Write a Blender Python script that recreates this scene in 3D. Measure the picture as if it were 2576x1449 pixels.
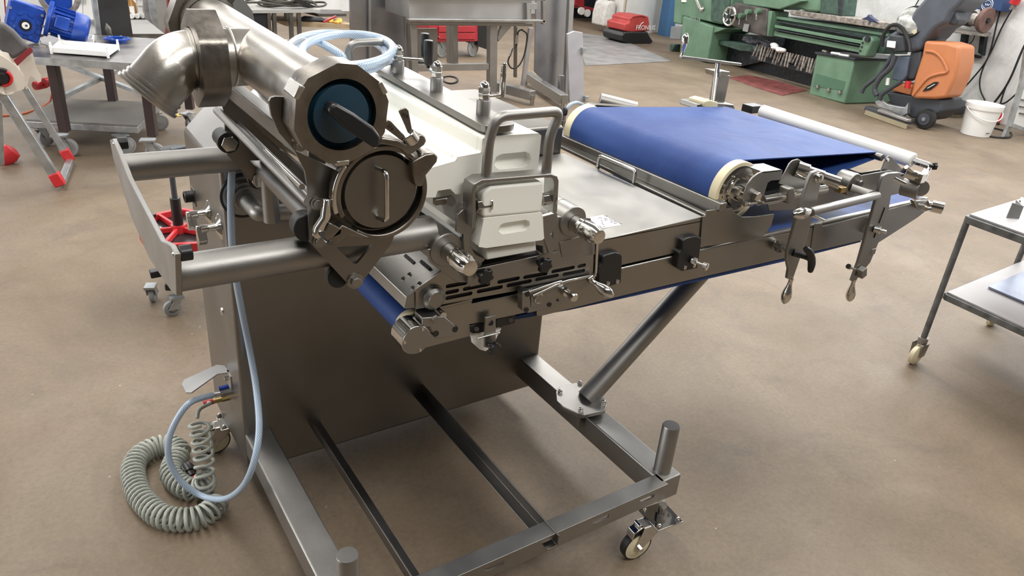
import bpy, bmesh, math, random
import numpy as np
from mathutils import Vector, Matrix
random.seed(7)
PI = math.pi
S = bpy.context.scene
for o in list(bpy.data.objects): bpy.data.objects.remove(o)
COL = S.collection

# ------------------------------------------------------------ camera (solved from vanishing points)
F, CX, CY, H = 1859.68, 1288.0, 724.5, 1.6
_a, _b, _c = [math.radians(v) for v in (-35.22742677, 63.9189185, 5.01410853)]
RC = Matrix.Rotation(_a, 3, 'Z') @ Matrix.Rotation(_b, 3, 'X') @ Matrix.Rotation(_c, 3, 'Z')
cam = bpy.data.cameras.new('camera'); camo = bpy.data.objects.new('camera', cam); COL.objects.link(camo)
camo.matrix_world = Matrix.Translation((0, 0, H)) @ RC.to_4x4()
cam.sensor_fit = 'HORIZONTAL'; cam.sensor_width = 36; cam.lens = F / 2576 * 36
cam.clip_start = 0.05; cam.clip_end = 100
S.camera = camo

# ------------------------------------------------------------ light
S.view_settings.view_transform = 'Standard'; S.view_settings.look = 'None'
S.view_settings.gamma = 1; S.view_settings.use_curve_mapping = False
S.view_settings.exposure = 0.12
W = bpy.data.worlds.new('world'); S.world = W; W.use_nodes = True
W.node_tree.nodes['Background'].inputs[0].default_value = (.80, .88, 1, 1)
W.node_tree.nodes['Background'].inputs[1].default_value = 0.14

def area(name, loc, target, sx, sy, power, col=(1, 1, 1)):
    l = bpy.data.lights.new(name, 'AREA'); l.shape = 'RECTANGLE'; l.size = sx; l.size_y = sy
    l.energy = power; l.color = col
    o = bpy.data.objects.new(name, l); COL.objects.link(o); o.location = loc
    d = Vector(target) - Vector(loc); o.rotation_euler = d.to_track_quat('-Z', 'Y').to_euler()
    return o
area('skylight_strip', (4.5, 5.5, 5.4), (4.5, 5.5, 0), 1.6, 10, 600, (1, .99, .96))
area('skylight_strip_left', (-0.5, 4.0, 5.4), (-0.5, 4.0, 0), 1.0, 9, 270, (1, .98, .94))
area('near_fill_light', (2.0, -2.2, 5.4), (1.6, 0.5, 0), 5, 1.0, 200, (1, .985, .95))  # unseen fill added above and behind the camera to brighten front faces
area('window_band_right', (9.20, 3.73, 3.7), (4.2, 4.45, 0.8), 9, 1.9, 560, (.95, .98, 1))
area('window_band_back', (1.5, 13.0, 3.6), (1.5, 3.0, 0.6), 13, 2.0, 340, (.97, .98, 1))
area('door_light_left', (-5.6, 4.5, 2.2), (0.5, 2.5, .6), 5, 3.2, 290, (.97, .98, 1))

# ------------------------------------------------------------ picking points on real planes
def ray(u, v): return RC @ Vector(((u - CX) / F, -(v - CY) / F, -1))
C0 = Vector((0, 0, H))
def PN(u, v, p, n):
    d = ray(u, v); n = Vector(n); return C0 + d * ((Vector(p) - C0).dot(n) / d.dot(n))
def PX(u, v, k): return PN(u, v, (k, 0, 0), (1, 0, 0))
def PY(u, v, k): return PN(u, v, (0, k, 0), (0, 1, 0))
def PZ(u, v, k): return PN(u, v, (0, 0, k), (0, 0, 1))
V = Vector
X1, Y1, Z1 = V((1, 0, 0)), V((0, 1, 0)), V((0, 0, 1))

# ------------------------------------------------------------ materials
MATS = {}
def mat(name, col, rough=.5, metal=0, **k):
    if name in MATS: return MATS[name]
    m = bpy.data.materials.new(name); m.use_nodes = True; nt = m.node_tree; b = nt.nodes['Principled BSDF']
    b.inputs['Base Color'].default_value = (*col, 1); b.inputs['Roughness'].default_value = rough
    b.inputs['Metallic'].default_value = metal
    for kk in ('coat', 'trans', 'sss'):
        if kk in k:
            b.inputs[{'coat': 'Coat Weight', 'trans': 'Transmission Weight', 'sss': 'Subsurface Weight'}[kk]].default_value = k[kk]
    if 'sss' in k: b.inputs['Subsurface Scale'].default_value = .02
    N = nt.nodes.new; L = nt.links.new
    tc = N('ShaderNodeTexCoord')
    vary = k.get('vary', 0.08); sc = k.get('scale', 6.0)
    if vary:
        n = N('ShaderNodeTexNoise'); n.inputs['Scale'].default_value = sc; n.inputs['Detail'].default_value = 6
        mp = N('ShaderNodeMapping'); mp.inputs['Scale'].default_value = k.get('stretch', (1, 1, 1))
        L(tc.outputs['Object'], mp.inputs[0]); L(mp.outputs[0], n.inputs['Vector'])
        r = N('ShaderNodeMapRange'); r.inputs[3].default_value = 1 - vary; r.inputs[4].default_value = 1 + vary
        r.inputs[1].default_value = .3; r.inputs[2].default_value = .7
        L(n.outputs['Fac'], r.inputs[0])
        mx = N('ShaderNodeVectorMath'); mx.operation = 'SCALE'; mx.inputs[0].default_value = col
        L(r.outputs[0], mx.inputs['Scale']); L(mx.outputs[0], b.inputs['Base Color'])
        r2 = N('ShaderNodeMapRange'); r2.inputs[3].default_value = max(.02, rough - k.get('rv', .05)); r2.inputs[4].default_value = rough + k.get('rv', .05)
        r2.inputs[1].default_value = .3; r2.inputs[2].default_value = .7
        L(n.outputs['Fac'], r2.inputs[0]); L(r2.outputs[0], b.inputs['Roughness'])
    if k.get('bump'):
        n2 = N('ShaderNodeTexNoise'); n2.inputs['Scale'].default_value = k.get('bscale', 300)
        mp2 = N('ShaderNodeMapping'); mp2.inputs['Scale'].default_value = k.get('bstretch', (1, 1, 1))
        L(tc.outputs['Object'], mp2.inputs[0]); L(mp2.outputs[0], n2.inputs['Vector'])
        bp = N('ShaderNodeBump'); bp.inputs['Strength'].default_value = k['bump']; bp.inputs['Distance'].default_value = .001
        L(n2.outputs['Fac'], bp.inputs['Height']); L(bp.outputs[0], b.inputs['Normal'])
    MATS[name] = m
    return m

STEEL = mat('brushed_stainless', (.335, .325, .305), .36, 1, vary=.10, scale=5, bump=.15, bscale=500, rv=.07)
STEELD = mat('satin_dark_stainless', (.235, .222, .205), .38, 1, vary=.12, scale=4, bump=.1, rv=.07)
BLAST = mat('bead_blasted_stainless', (.325, .315, .30), .44, 1, vary=.06, scale=9, bump=.2, bscale=900)
CHROME = mat('polished_stainless', (.66, .65, .62), .12, 1, vary=.05, scale=10)
PIPE = mat('ground_stainless_pipe', (.50, .475, .435), .33, 1, vary=.10, scale=7, rv=.09, bump=.1, bscale=250)
CASTN = mat('worn_cast_stainless', (.235, .215, .19), .36, 1, vary=.22, scale=22, rv=.1, bump=.3, bscale=150)
POM = mat('white_plastic', (.92, .915, .85), .35, 0, vary=.02, scale=5)
POMG = mat('light_grey_plastic', (.72, .73, .70), .45, 0, vary=.04)
CREAM = mat('cream_plastic', (.76, .68, .47), .45, 0, vary=.06)
BLACK = mat('black_plastic', (.012, .012, .013), .35, 0, vary=.1)
RUBBER = mat('black_rubber', (.010, .010, .010), .5, 0, vary=.2, scale=30)
TEAL = mat('teal_plastic', (.008, .040, .070), .42, 0, vary=.1, scale=8)
GALV = mat('galvanised_steel', (.42, .44, .45), .42, .8, vary=.25, scale=14)
GREEN = mat('green_machine_paint', (.125, .222, .145), .45, 0, vary=.15, scale=5)
GREEND = mat('dirty_green_paint', (.045, .085, .065), .5, 0, vary=.4, scale=12)
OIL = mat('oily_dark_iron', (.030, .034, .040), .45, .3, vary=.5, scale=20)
BROWNP = mat('brown_painted_steel', (.045, .028, .028), .45, 0, vary=.15)
BLUE = mat('blue_enamel', (.010, .055, .33), .35, 0, vary=.25, scale=12)
RED = mat('red_paint', (.33, .020, .028), .4, 0, vary=.12)
REDP = mat('red_plastic', (.55, .025, .03), .4, 0, vary=.08)
ORANGE = mat('orange_plastic', (.50, .185, .075), .45, 0, vary=.06)
GREYP = mat('dark_grey_plastic', (.045, .05, .06), .5, 0, vary=.15)
WHITEP = mat('white_glossy_plastic', (.84, .84, .82), .35, 0, vary=.04)
PAPER = mat('off_white_paper', (.66, .60, .52), .8, 0, vary=.06)
WOOD = mat('worn_board', (.34, .25, .15), .7, 0, vary=.2, scale=8, stretch=(1, 8, 1))
BRASS = mat('brass', (.55, .40, .17), .3, 1, vary=.1)
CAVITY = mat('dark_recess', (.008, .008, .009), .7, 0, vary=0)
PLATEM = mat('mill_finish_sheet', (.43, .43, .43), .38, .85, vary=.12, scale=3, rv=.1)
CABLE = mat('black_cable', (.010, .010, .011), .5, 0, vary=0)
CORDG = mat('grey_green_cable', (.36, .375, .33), .5, 0, vary=.2, scale=30)
SACK = mat('white_sack', (.6, .58, .55), .8, 0, vary=.15, scale=20)
GREYBAG = mat('grey_fabric', (.09, .085, .085), .8, 0, vary=.5, scale=6)
PILLAR = mat('white_paint', (.68, .67, .64), .6, 0, vary=.05)
BLUEP = mat('blue_wall_paint', (.05, .15, .31), .5, 0, vary=.08)
AMBER = mat('amber_liquid', (.35, .17, .04), .15, 0, vary=.1)
YELLOW = mat('yellow_rag', (.7, .42, .08), .8, 0, vary=.4, scale=30)
ORCORD = mat('orange_cord', (.55, .11, .03), .5, 0, vary=0)
WORN = mat('worn_painted_iron', (.28, .25, .22), .5, .5, vary=.5, scale=25)

def node_mat(name, rough=.5):
    m = bpy.data.materials.new(name); m.use_nodes = True; MATS[name] = m
    nt = m.node_tree; return m, nt, nt.nodes['Principled BSDF'], nt.nodes.new, nt.links.new

def ramp(N, stops):
    r = N('ShaderNodeValToRGB'); e = r.color_ramp.elements
    while len(e) < len(stops): e.new(.5)
    for i, (p, c) in enumerate(stops): e[i].position = p; e[i].color = (*c, 1)
    return r

# concrete floor
FLOOR, nt, b, N, L = node_mat('stained_concrete')
tc = N('ShaderNodeTexCoord')
def noise(scale, detail=6, rough=.6, dist=0, vec=None):
    n = N('ShaderNodeTexNoise'); n.inputs['Scale'].default_value = scale; n.inputs['Detail'].default_value = detail
    n.inputs['Roughness'].default_value = rough; n.inputs['Distortion'].default_value = dist
    L(vec or tc.outputs['Object'], n.inputs['Vector']); return n.outputs['Fac']
def mixc(fac, a, bb, mode='MIX'):
    m = N('ShaderNodeMix'); m.data_type = 'RGBA'; m.blend_type = mode
    if isinstance(fac, float): m.inputs[0].default_value = fac
    else: L(fac, m.inputs[0])
    for s, v in ((6, a), (7, bb)):
        if isinstance(v, tuple): m.inputs[s].default_value = (*v, 1)
        else: L(v, m.inputs[s])
    return m.outputs[2]
r1 = ramp(N, [(.32, (.146, .105, .067)), (.5, (.188, .140, .094)), (.68, (.226, .176, .124))]); L(noise(1.3, 8, .65, .4), r1.inputs[0])
r2 = ramp(N, [(.50, (0, 0, 0)), (.72, (1, 1, 1))]); L(noise(3.1, 9, .7, .8), r2.inputs[0])
f2 = N('ShaderNodeMath'); f2.operation = 'MULTIPLY'; L(r2.outputs[0], f2.inputs[0]); f2.inputs[1].default_value = .5
c = mixc(f2.outputs[0], r1.outputs[0], (.098, .078, .062))
r3 = ramp(N, [(.35, (.84, .84, .84)), (.65, (1.12, 1.12, 1.12))]); L(noise(60, 8, .8), r3.inputs[0])
c = mixc(1.0, c, r3.outputs[0], 'MULTIPLY')
# spots of dirt
vo = N('ShaderNodeTexVoronoi'); vo.inputs['Scale'].default_value = 3.2; vo.inputs['Randomness'].default_value = 1; L(tc.outputs['Object'], vo.inputs['Vector'])
rs = ramp(N, [(.05, (1, 1, 1)), (.085, (0, 0, 0))])
nv = N('ShaderNodeMath'); nv.operation = 'MULTIPLY_ADD'; L(noise(25, 4), nv.inputs[0]); nv.inputs[1].default_value = .09; L(vo.outputs['Distance'], nv.inputs[2])
L(nv.outputs[0], rs.inputs[0])
sp = N('ShaderNodeMath'); sp.operation = 'MULTIPLY'; L(rs.outputs[0], sp.inputs[0]); sp.inputs[1].default_value = .7
c = mixc(sp.outputs[0], c, (.05, .040, .032))
vs = N('ShaderNodeTexVoronoi'); vs.inputs['Scale'].default_value = 34; L(tc.outputs['Object'], vs.inputs['Vector'])
rsp = ramp(N, [(.05, (1, 1, 1)), (.14, (0, 0, 0))]); L(vs.outputs['Distance'], rsp.inputs[0])
rmk = ramp(N, [(.60, (0, 0, 0)), (.68, (1, 1, 1))]); L(noise(1.1, 4, .6, 1.5), rmk.inputs[0])
sm_ = N('ShaderNodeMath'); sm_.operation = 'MULTIPLY'; L(rsp.outputs[0], sm_.inputs[0]); L(rmk.outputs[0], sm_.inputs[1])
c = mixc(sm_.outputs[0], c, (.045, .036, .030))
# pale fleck
vo2 = N('ShaderNodeTexVoronoi'); vo2.inputs['Scale'].default_value = 8; L(tc.outputs['Object'], vo2.inputs['Vector'])
rf = ramp(N, [(.022, (1, 1, 1)), (.03, (0, 0, 0))]); L(vo2.outputs['Distance'], rf.inputs[0])
c = mixc(rf.outputs[0], c, (.36, .33, .28))
# cracks
vc = N('ShaderNodeTexVoronoi'); vc.feature = 'DISTANCE_TO_EDGE'; vc.inputs['Scale'].default_value = .27
wv = N('ShaderNodeVectorMath'); wv.operation = 'MULTIPLY_ADD'; n = N('ShaderNodeTexNoise'); n.inputs['Scale'].default_value = 3; n.inputs['Detail'].default_value = 8
L(tc.outputs['Object'], n.inputs['Vector']); L(n.outputs['Color'], wv.inputs[0]); wv.inputs[1].default_value = (.35, .35, 0); L(tc.outputs['Object'], wv.inputs[2])
L(wv.outputs[0], vc.inputs['Vector'])
rk = ramp(N, [(.0003, (1, 1, 1)), (.0011, (0, 0, 0))]); L(vc.outputs['Distance'], rk.inputs[0])
kk = N('ShaderNodeMath'); kk.operation = 'MULTIPLY'; L(rk.outputs[0], kk.inputs[0]); kk.inputs[1].default_value = .22
c = mixc(kk.outputs[0], c, (.10, .08, .06))
L(c, b.inputs['Base Color'])
rr = N('ShaderNodeMapRange'); rr.inputs[3].default_value = .42; rr.inputs[4].default_value = .72; L(noise(2.2, 6), rr.inputs[0]); L(rr.outputs[0], b.inputs['Roughness'])
bp = N('ShaderNodeBump'); bp.inputs['Strength'].default_value = .25; bp.inputs['Distance'].default_value = .004; L(noise(45, 8, .7), bp.inputs['Height']); L(bp.outputs[0], b.inputs['Normal'])

# rough whitewashed wall
WALL, nt, b, N, L = node_mat('whitewashed_plaster')
tc = N('ShaderNodeTexCoord')
r1 = ramp(N, [(.3, (.60, .59, .57)), (.55, (.78, .775, .76)), (.8, (.85, .845, .83))]); L(noise(1.6, 8, .7, .5), r1.inputs[0]); L(r1.outputs[0], b.inputs['Base Color'])
b.inputs['Roughness'].default_value = .8
bp = N('ShaderNodeBump'); bp.inputs['Strength'].default_value = .6; bp.inputs['Distance'].default_value = .02; L(noise(7, 8, .65), bp.inputs['Height']); L(bp.outputs[0], b.inputs['Normal'])

# woven blue belt
BELT, nt, b, N, L = node_mat('blue_woven_belt')
tc = N('ShaderNodeTexCoord')
r1 = ramp(N, [(.35, (.020, .052, .205)), (.7, (.034, .082, .27))]); L(noise(4, 6, .6, .6), r1.inputs[0])
wa = N('ShaderNodeTexWave'); wa.bands_direction = 'Y'; wa.inputs['Scale'].default_value = 75; L(tc.outputs['Object'], wa.inputs['Vector'])
wb = N('ShaderNodeTexWave'); wb.bands_direction = 'DIAGONAL'; wb.inputs['Scale'].default_value = 60; L(tc.outputs['Object'], wb.inputs['Vector'])
ad = N('ShaderNodeMath'); L(wa.outputs['Fac'], ad.inputs[0]); L(wb.outputs['Fac'], ad.inputs[1])
rw = ramp(N, [(.2, (.90, .90, .90)), (.9, (1.08, 1.08, 1.10))]); hv = N('ShaderNodeMath'); hv.operation = 'MULTIPLY'; hv.inputs[1].default_value = .5; L(ad.outputs[0], hv.inputs[0]); L(hv.outputs[0], rw.inputs[0])
L(mixc(1.0, r1.outputs[0], rw.outputs[0], 'MULTIPLY'), b.inputs['Base Color'])
rr = N('ShaderNodeMapRange'); b.inputs['Specular IOR Level'].default_value = .25; rr.inputs[3].default_value = .42; rr.inputs[4].default_value = .62; L(noise(7, 5, .6, 1), rr.inputs[0]); L(rr.outputs[0], b.inputs['Roughness'])
bp = N('ShaderNodeBump'); bp.inputs['Strength'].default_value = .35; bp.inputs['Distance'].default_value = .0006; L(ad.outputs[0], bp.inputs['Height'])
bp2 = N('ShaderNodeBump'); bp2.inputs['Strength'].default_value = .5; bp2.inputs['Distance'].default_value = .006; L(noise(5, 3, .5, .8), bp2.inputs['Height']); L(bp.outputs[0], bp2.inputs['Normal']); L(bp2.outputs[0], b.inputs['Normal'])

# braided clear hose (uses the tube's UVs)
HOSE, nt, b, N, L = node_mat('braided_clear_hose')
tc = N('ShaderNodeTexCoord')
def wavev(sx, sy):
    mp = N('ShaderNodeMapping'); mp.inputs['Scale'].default_value = (sx, sy, 1); mp.inputs['Rotation'].default_value = (0, 0, 0); L(tc.outputs['UV'], mp.inputs[0])
    sx_ = N('ShaderNodeSeparateXYZ'); L(mp.outputs[0], sx_.inputs[0]); a_ = N('ShaderNodeMath'); L(sx_.outputs[0], a_.inputs[0]); L(sx_.outputs[1], a_.inputs[1])
    fr = N('ShaderNodeMath'); fr.operation = 'FRACT'; L(a_.outputs[0], fr.inputs[0]); lt = N('ShaderNodeMath'); lt.operation = 'LESS_THAN'; L(fr.outputs[0], lt.inputs[0]); lt.inputs[1].default_value = .32
    return lt.outputs[0]
mxx = N('ShaderNodeMath'); mxx.operation = 'MAXIMUM'; L(wavev(9, 130), mxx.inputs[0]); L(wavev(-9, 130), mxx.inputs[1])
L(mixc(mxx.outputs[0], (.33, .48, .68), (.72, .81, .90)), b.inputs['Base Color'])
b.inputs['Roughness'].default_value = .15; b.inputs['Transmission Weight'].default_value = .25; b.inputs['IOR'].default_value = 1.35

# ------------------------------------------------------------ mesh building
class MB:
    def __init__(s): s.bm = bmesh.new(); s.uv = s.bm.loops.layers.uv.new('UVMap')
    def face(s, vs):
        try: return s.bm.faces.new(vs)
        except ValueError: return None
    def prism(s, pts, vec):
        vec = V(vec); a = [s.bm.verts.new(p) for p in pts]; c = [s.bm.verts.new(V(p) + vec) for p in pts]
        n = len(a); s.face(a); s.face(c[::-1])
        for i in range(n): s.face((a[i], c[i], c[(i + 1) % n], a[(i + 1) % n]))
        return s
    def box(s, a, c):
        a, c = V(a), V(c)
        return s.prism([(a.x, a.y, a.z), (c.x, a.y, a.z), (c.x, c.y, a.z), (a.x, c.y, a.z)], (0, 0, c.z - a.z))
    def obox(s, c, ax, ay, az):
        c, ax, ay, az = V(c), V(ax), V(ay), V(az)
        return s.prism([c - ax - ay - az, c + ax - ay - az, c + ax + ay - az, c - ax + ay - az], az * 2)
    def bar(s, p, q, w, h, up=(0, 0, 1)):
        p, q = V(p), V(q); d = (q - p); dn = d.normalized(); up = V(up)
        side = dn.cross(up)
        if side.length < 1e-4: side = dn.cross(V((1, 0, 0)))
        side.normalize(); u2 = side.cross(dn).normalized()
        return s.prism([p - side * w / 2 - u2 * h / 2, p + side * w / 2 - u2 * h / 2, p + side * w / 2 + u2 * h / 2, p - side * w / 2 + u2 * h / 2], d)
    def lathe(s, p, ax, prof, n=28, cap=True, rot=0):
        p, ax = V(p), V(ax).normalized(); t = V((0, 0, 1)) if abs(ax.z) < .9 else V((1, 0, 0))
        e1 = ax.cross(t).normalized(); e2 = ax.cross(e1)
        rings = []
        for (d, r) in prof:
            rings.append([s.bm.verts.new(p + ax * d + (e1 * math.cos(rot + 2 * PI * i / n) + e2 * math.sin(rot + 2 * PI * i / n)) * max(r, 1e-5)) for i in range(n)])
        for a, c in zip(rings, rings[1:]):
            for i in range(n): s.face((a[i], a[(i + 1) % n], c[(i + 1) % n], c[i]))
        if cap: s.face(rings[0][::-1]); s.face(rings[-1])
        return s
    def cyl(s, p, q, r, r1=None, n=28, rot=0):
        p, q = V(p), V(q); L_ = (q - p).length
        return s.lathe(p, q - p, [(0, r), (L_, r if r1 is None else r1)], n, rot=rot)
    def ring(s, p, q, ro, ri, n=36):
        p, q = V(p), V(q); L_ = (q - p).length
        return s.lathe(p, q - p, [(0, ri), (0, ro), (L_, ro), (L_, ri), (0, ri)], n, cap=False)
    def hexn(s, p, q, r): return s.cyl(p, q, r, n=6, rot=.3)
    def tube(s, pts, r, n=12, closed=False, radii=None, cap=True):
        pts = [V(p) for p in pts]; m = len(pts); rings = []; nrm = None; ln = 0
        for i, p in enumerate(pts):
            a = pts[(i - 1) % m] if (closed or i > 0) else p; c = pts[(i + 1) % m] if (closed or i < m - 1) else p
            t = (c - a).normalized()
            if nrm is None:
                nrm = t.orthogonal().normalized()
            nrm = (nrm - t * nrm.dot(t)).normalized(); bn = t.cross(nrm)
            if i: ln += (p - pts[i - 1]).length
            rr = radii[i] if radii else r
            rings.append(([s.bm.verts.new(p + (nrm * math.cos(2 * PI * k / n) + bn * math.sin(2 * PI * k / n)) * rr) for k in range(n)], ln))
        seq = list(zip(rings, rings[1:])) + ([(rings[-1], rings[0])] if closed else [])
        for (a, la), (c, lc) in seq:
            for k in range(n):
                f = s.face((a[k], a[(k + 1) % n], c[(k + 1) % n], c[k]))
                if f:
                    for lp, uvv in zip(f.loops, ((k / n, la), ((k + 1) / n, la), ((k + 1) / n, lc), (k / n, lc))): lp[s.uv].uv = uvv
        if cap and not closed: s.face(rings[0][0][::-1]); s.face(rings[-1][0])
        return s
    def ball(s, c, r, sc=(1, 1, 1), n=16):
        m = bmesh.ops.create_uvsphere(s.bm, u_segments=n, v_segments=n // 2 + 2, radius=r)
        bmesh.ops.scale(s.bm, vec=sc, verts=m['verts']); bmesh.ops.translate(s.bm, vec=V(c), verts=m['verts']); return s
    def mesh(s, me):
        s.bm.from_mesh(me); bpy.data.meshes.remove(me); return s
    def plate(s, outline, holes, vec, bev=0):
        """flat plate with real holes: outline / holes are 3D points on one plane, vec the thickness"""
        vec = V(vec); o = V(outline[0]); zax = vec.normalized(); xax = (V(outline[1]) - o); xax = (xax - zax * xax.dot(zax)).normalized(); yax = zax.cross(xax)
        cu = bpy.data.curves.new('c', 'CURVE'); cu.dimensions = '2D'; cu.fill_mode = 'BOTH'
        for loop in [outline] + list(holes):
            sp_ = cu.splines.new('POLY'); sp_.points.add(len(loop) - 1); sp_.use_cyclic_u = True
            for i, p in enumerate(loop):
                d = V(p) - o; sp_.points[i].co = (d.dot(xax), d.dot(yax), 0, 1)
        cu.extrude = max(vec.length / 2 - bev, 1e-5); cu.bevel_depth = bev; cu.bevel_resolution = 0; cu.offset = -bev
        ob = bpy.data.objects.new('c', cu); COL.objects.link(ob)
        dg = bpy.context.evaluated_depsgraph_get(); me = bpy.data.meshes.new_from_object(ob.evaluated_get(dg))
        M = Matrix((xax, yax, zax)).transposed().to_4x4(); M.translation = o + vec / 2; me.transform(M)
        bpy.data.objects.remove(ob); bpy.data.curves.remove(cu)
        return s.mesh(me)

def fillet(pts, r, seg=5, closed=False):
    pts = [V(p) for p in pts]; out = []; n = len(pts)
    for i, p in enumerate(pts):
        if not closed and i in (0, n - 1): out.append(p); continue
        a, c = pts[(i - 1) % n], pts[(i + 1) % n]; rr = r[i] if isinstance(r, (list, tuple)) else r
        d1, d2 = (a - p), (c - p); k = min(rr, d1.length * .49, d2.length * .49)
        if k < 1e-5: out.append(p); continue
        q1, q2 = p + d1.normalized() * k, p + d2.normalized() * k
        for j in range(seg + 1):
            t = j / seg; out.append(q1 * (1 - t) ** 2 + p * 2 * t * (1 - t) + q2 * t * t)
    return out
def circ(c, ax1, ax2, r, n=24, a0=0, a1=2 * PI):
    full = abs(a1 - a0 - 2 * PI) < 1e-6; m = n if full else n + 1
    return [V(c) + V(ax1) * r * math.cos(a0 + (a1 - a0) * i / n) + V(ax2) * r * math.sin(a0 + (a1 - a0) * i / n) for i in range(m)]
def smooth(pts, k=6, closed=False):
    pts = [V(p) for p in pts]; n = len(pts); out = []
    rng = range(n if closed else n - 1)
    for i in rng:
        g = lambda j: pts[j % n] if closed else pts[max(0, min(n - 1, j))]
        p0, p1, p2, p3 = g(i - 1), g(i), g(i + 1), g(i + 2)
        for j in range(k):
            t = j / k; out.append(.5 * ((2 * p1) + (p2 - p0) * t + (2 * p0 - 5 * p1 + 4 * p2 - p3) * t * t + (3 * p1 - p0 - 3 * p2 + p3) * t ** 3))
    if not closed: out.append(pts[-1])
    return out
def slot(c, a, wd, ht):  # elongated hole in the XZ plane: c centre, a = unit direction, wd length, ht height
    c, a = V(c), V(a).normalized(); bb = V((-a.z, 0, a.x)); r = ht / 2; h = wd / 2 - r
    return [c + a * h + (a * math.cos(t) + bb * math.sin(t)) * r for t in [(-.5 + i / 4) * PI for i in range(5)]] + \
           [c - a * h + (a * math.cos(t) + bb * math.sin(t)) * r for t in [(.5 + i / 4) * PI for i in range(5)]]

WPOS = {}
def part(name, mb, m, parent=None, label=None, bevel=0, ang=35, seg=2, kind=None):
    bm = mb.bm; bmesh.ops.recalc_face_normals(bm, faces=bm.faces)
    me = bpy.data.meshes.new(name); bm.to_mesh(me); bm.free()
    co = np.empty(len(me.vertices) * 3); me.vertices.foreach_get('co', co); co = co.reshape(-1, 3)
    c_ = V(((co[:, 0].min() + co[:, 0].max()) / 2, (co[:, 1].min() + co[:, 1].max()) / 2, co[:, 2].min()))
    me.transform(Matrix.Translation(-c_))
    me.materials.append(m)
    me.polygons.foreach_set('use_smooth', [True] * len(me.polygons)); me.set_sharp_from_angle(angle=math.radians(ang))
    o = bpy.data.objects.new(name, me); COL.objects.link(o); WPOS[o] = c_
    if parent: o.parent = parent; o.location = c_ - WPOS[parent]
    else: o.location = c_
    if bevel:
        bv = o.modifiers.new('bevel', 'BEVEL'); bv.width = bevel; bv.segments = seg; bv.limit_method = 'ANGLE'; bv.angle_limit = math.radians(40)
    if label: o['label'] = label
    if kind: o['kind'] = kind
    return o
def thing(name, loc, label, cat, group=None):
    o = bpy.data.objects.new(name, None); COL.objects.link(o); o.empty_display_size = .05
    o.location = loc; WPOS[o] = V(loc); o['label'] = label; o['category'] = cat
    if group: o['group'] = group
    return o
def tag(o, label, cat, group=None):
    o['label'] = label; o['category'] = cat
    if group: o['group'] = group
    return o
def struct(name, mb, m, **k): return part(name, mb, m, kind='structure', **k)
def dup(src, parent, off=(0, 0, 0)):
    c = src.copy(); COL.objects.link(c); c.parent = parent
    c.location = src.location + V(off) if parent is src.parent else src.location.copy()
    return c
def poly(pxs, y): return [PY(u, v, y) for u, v in pxs]

# ============================================================ SETTING
struct('floor', MB().box((-8, -6, -.1), (16, 16, 0)), FLOOR)
LD = V((.1415, .9899, 0)); LNn = V((.9899, -.1415, 0))      # the right wall and the lathe run this way
wp = V((9.38, 3.7, 0))
a = wp - LD * 9.5; c = wp + LD * 7.6
struct('wall_right', MB().prism([a, c, c + LNn * .3, a + LNn * .3], (0, 0, 5.6)), WALL)
struct('wall_back', MB().box((-8, 13.2, 0), (16, 13.4, 5.6)), WALL)
struct('wall_left', MB().box((-8.2, -6, 0), (-8, 13.4, 5.6)), mat('grey_hall_wall', (.30, .29, .28), .8))
struct('wall_front', MB().box((-8, -6.2, 0), (16, -6, 5.6)), mat('dim_hall_wall', (.10, .09, .08), .8))
struct('ceiling', MB().box((-8, -6, 5.6), (16, 13.4, 5.7)), mat('hall_ceiling', (.32, .31, .30), .8))

# ============================================================ THE FORMING MACHINE
M_ = thing('forming_machine', (.9, 1.5, 0), 'large stainless steel food forming machine on castors with blue conveyor belts and white plastic block', 'machine')
YC = 1.786; XL, XR = .38, 1.405
def P(name, mb, m, parent=M_, **k): return part(name, mb, m, parent, **k)

# --- cabinet
mb = MB(); prof = [V(p) for p in [(XL, YC, .105), (XR, YC, .105), (XR, YC, 1.06), (.62, YC, 1.06), (.473, YC, 1.115), (XL, YC, 1.02)]]
cab = P('cabinet', mb.prism(prof, (0, .40, 0)), STEELD, bevel=.010, seg=3)
P('top_panel', MB().box((.62, YC + .40, .98), (XR, 2.32, 1.06)), STEELD, cab, bevel=.004)
cab['label'] = 'large satin steel cabinet with chamfered top edge'
# flush grab bolt
P('screw', MB().lathe(PX(560, 783, XL), -X1, [(0, .011), (.004, .010), (.006, .006)]), CHROME, cab)
# --- base beams
zt = .24
for (u0, v0, u1, v1) in ((616.8, 1095, 683, 1078), (1307, 903, 1351.5, 890)):
    p, q = PZ(u0, v0, zt), PZ(u1, v1, zt)
    x0, x1 = p.x, q.x
    P('base_beam', MB().box((x0, 1.065, zt - .075), (x1, YC + .004, zt)), BLAST, bevel=.004)
xl0, xl1 = PZ(616.8, 1095, zt).x, PZ(683, 1078, zt).x; xr0, xr1 = PZ(1307, 903, zt).x, PZ(1351.5, 890, zt).x
# angle rails (V section, ridge up)
for (u0, v0, u1, v1, s) in ((774, 1042, 1037, 1449, 1), (1067.8, 972, 1374.7, 1313, -1)):
    p = PZ(u0, v0, zt); x = p.x
    th = .003
    # V section
    if s > 0: pts = [(x, 0, zt), (x + th, 0, zt), (x + th, 0, zt - .030), (x + .034, 0, zt - .030), (x + .034, 0, zt - .033), (x, 0, zt - .033)]
    else: pts = [(x - .034, 0, zt - .033), (x - .034, 0, zt - .030), (x - th, 0, zt - .030), (x - th, 0, zt + .003), (x, 0, zt + .003), (x, 0, zt - .033)]
    y0 = 1.04
    P('angle_rail', MB().prism([(q[0], y0, q[2]) for q in pts], (0, YC - y0 + .002, 0)), STEELD, bevel=.0008)
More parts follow.
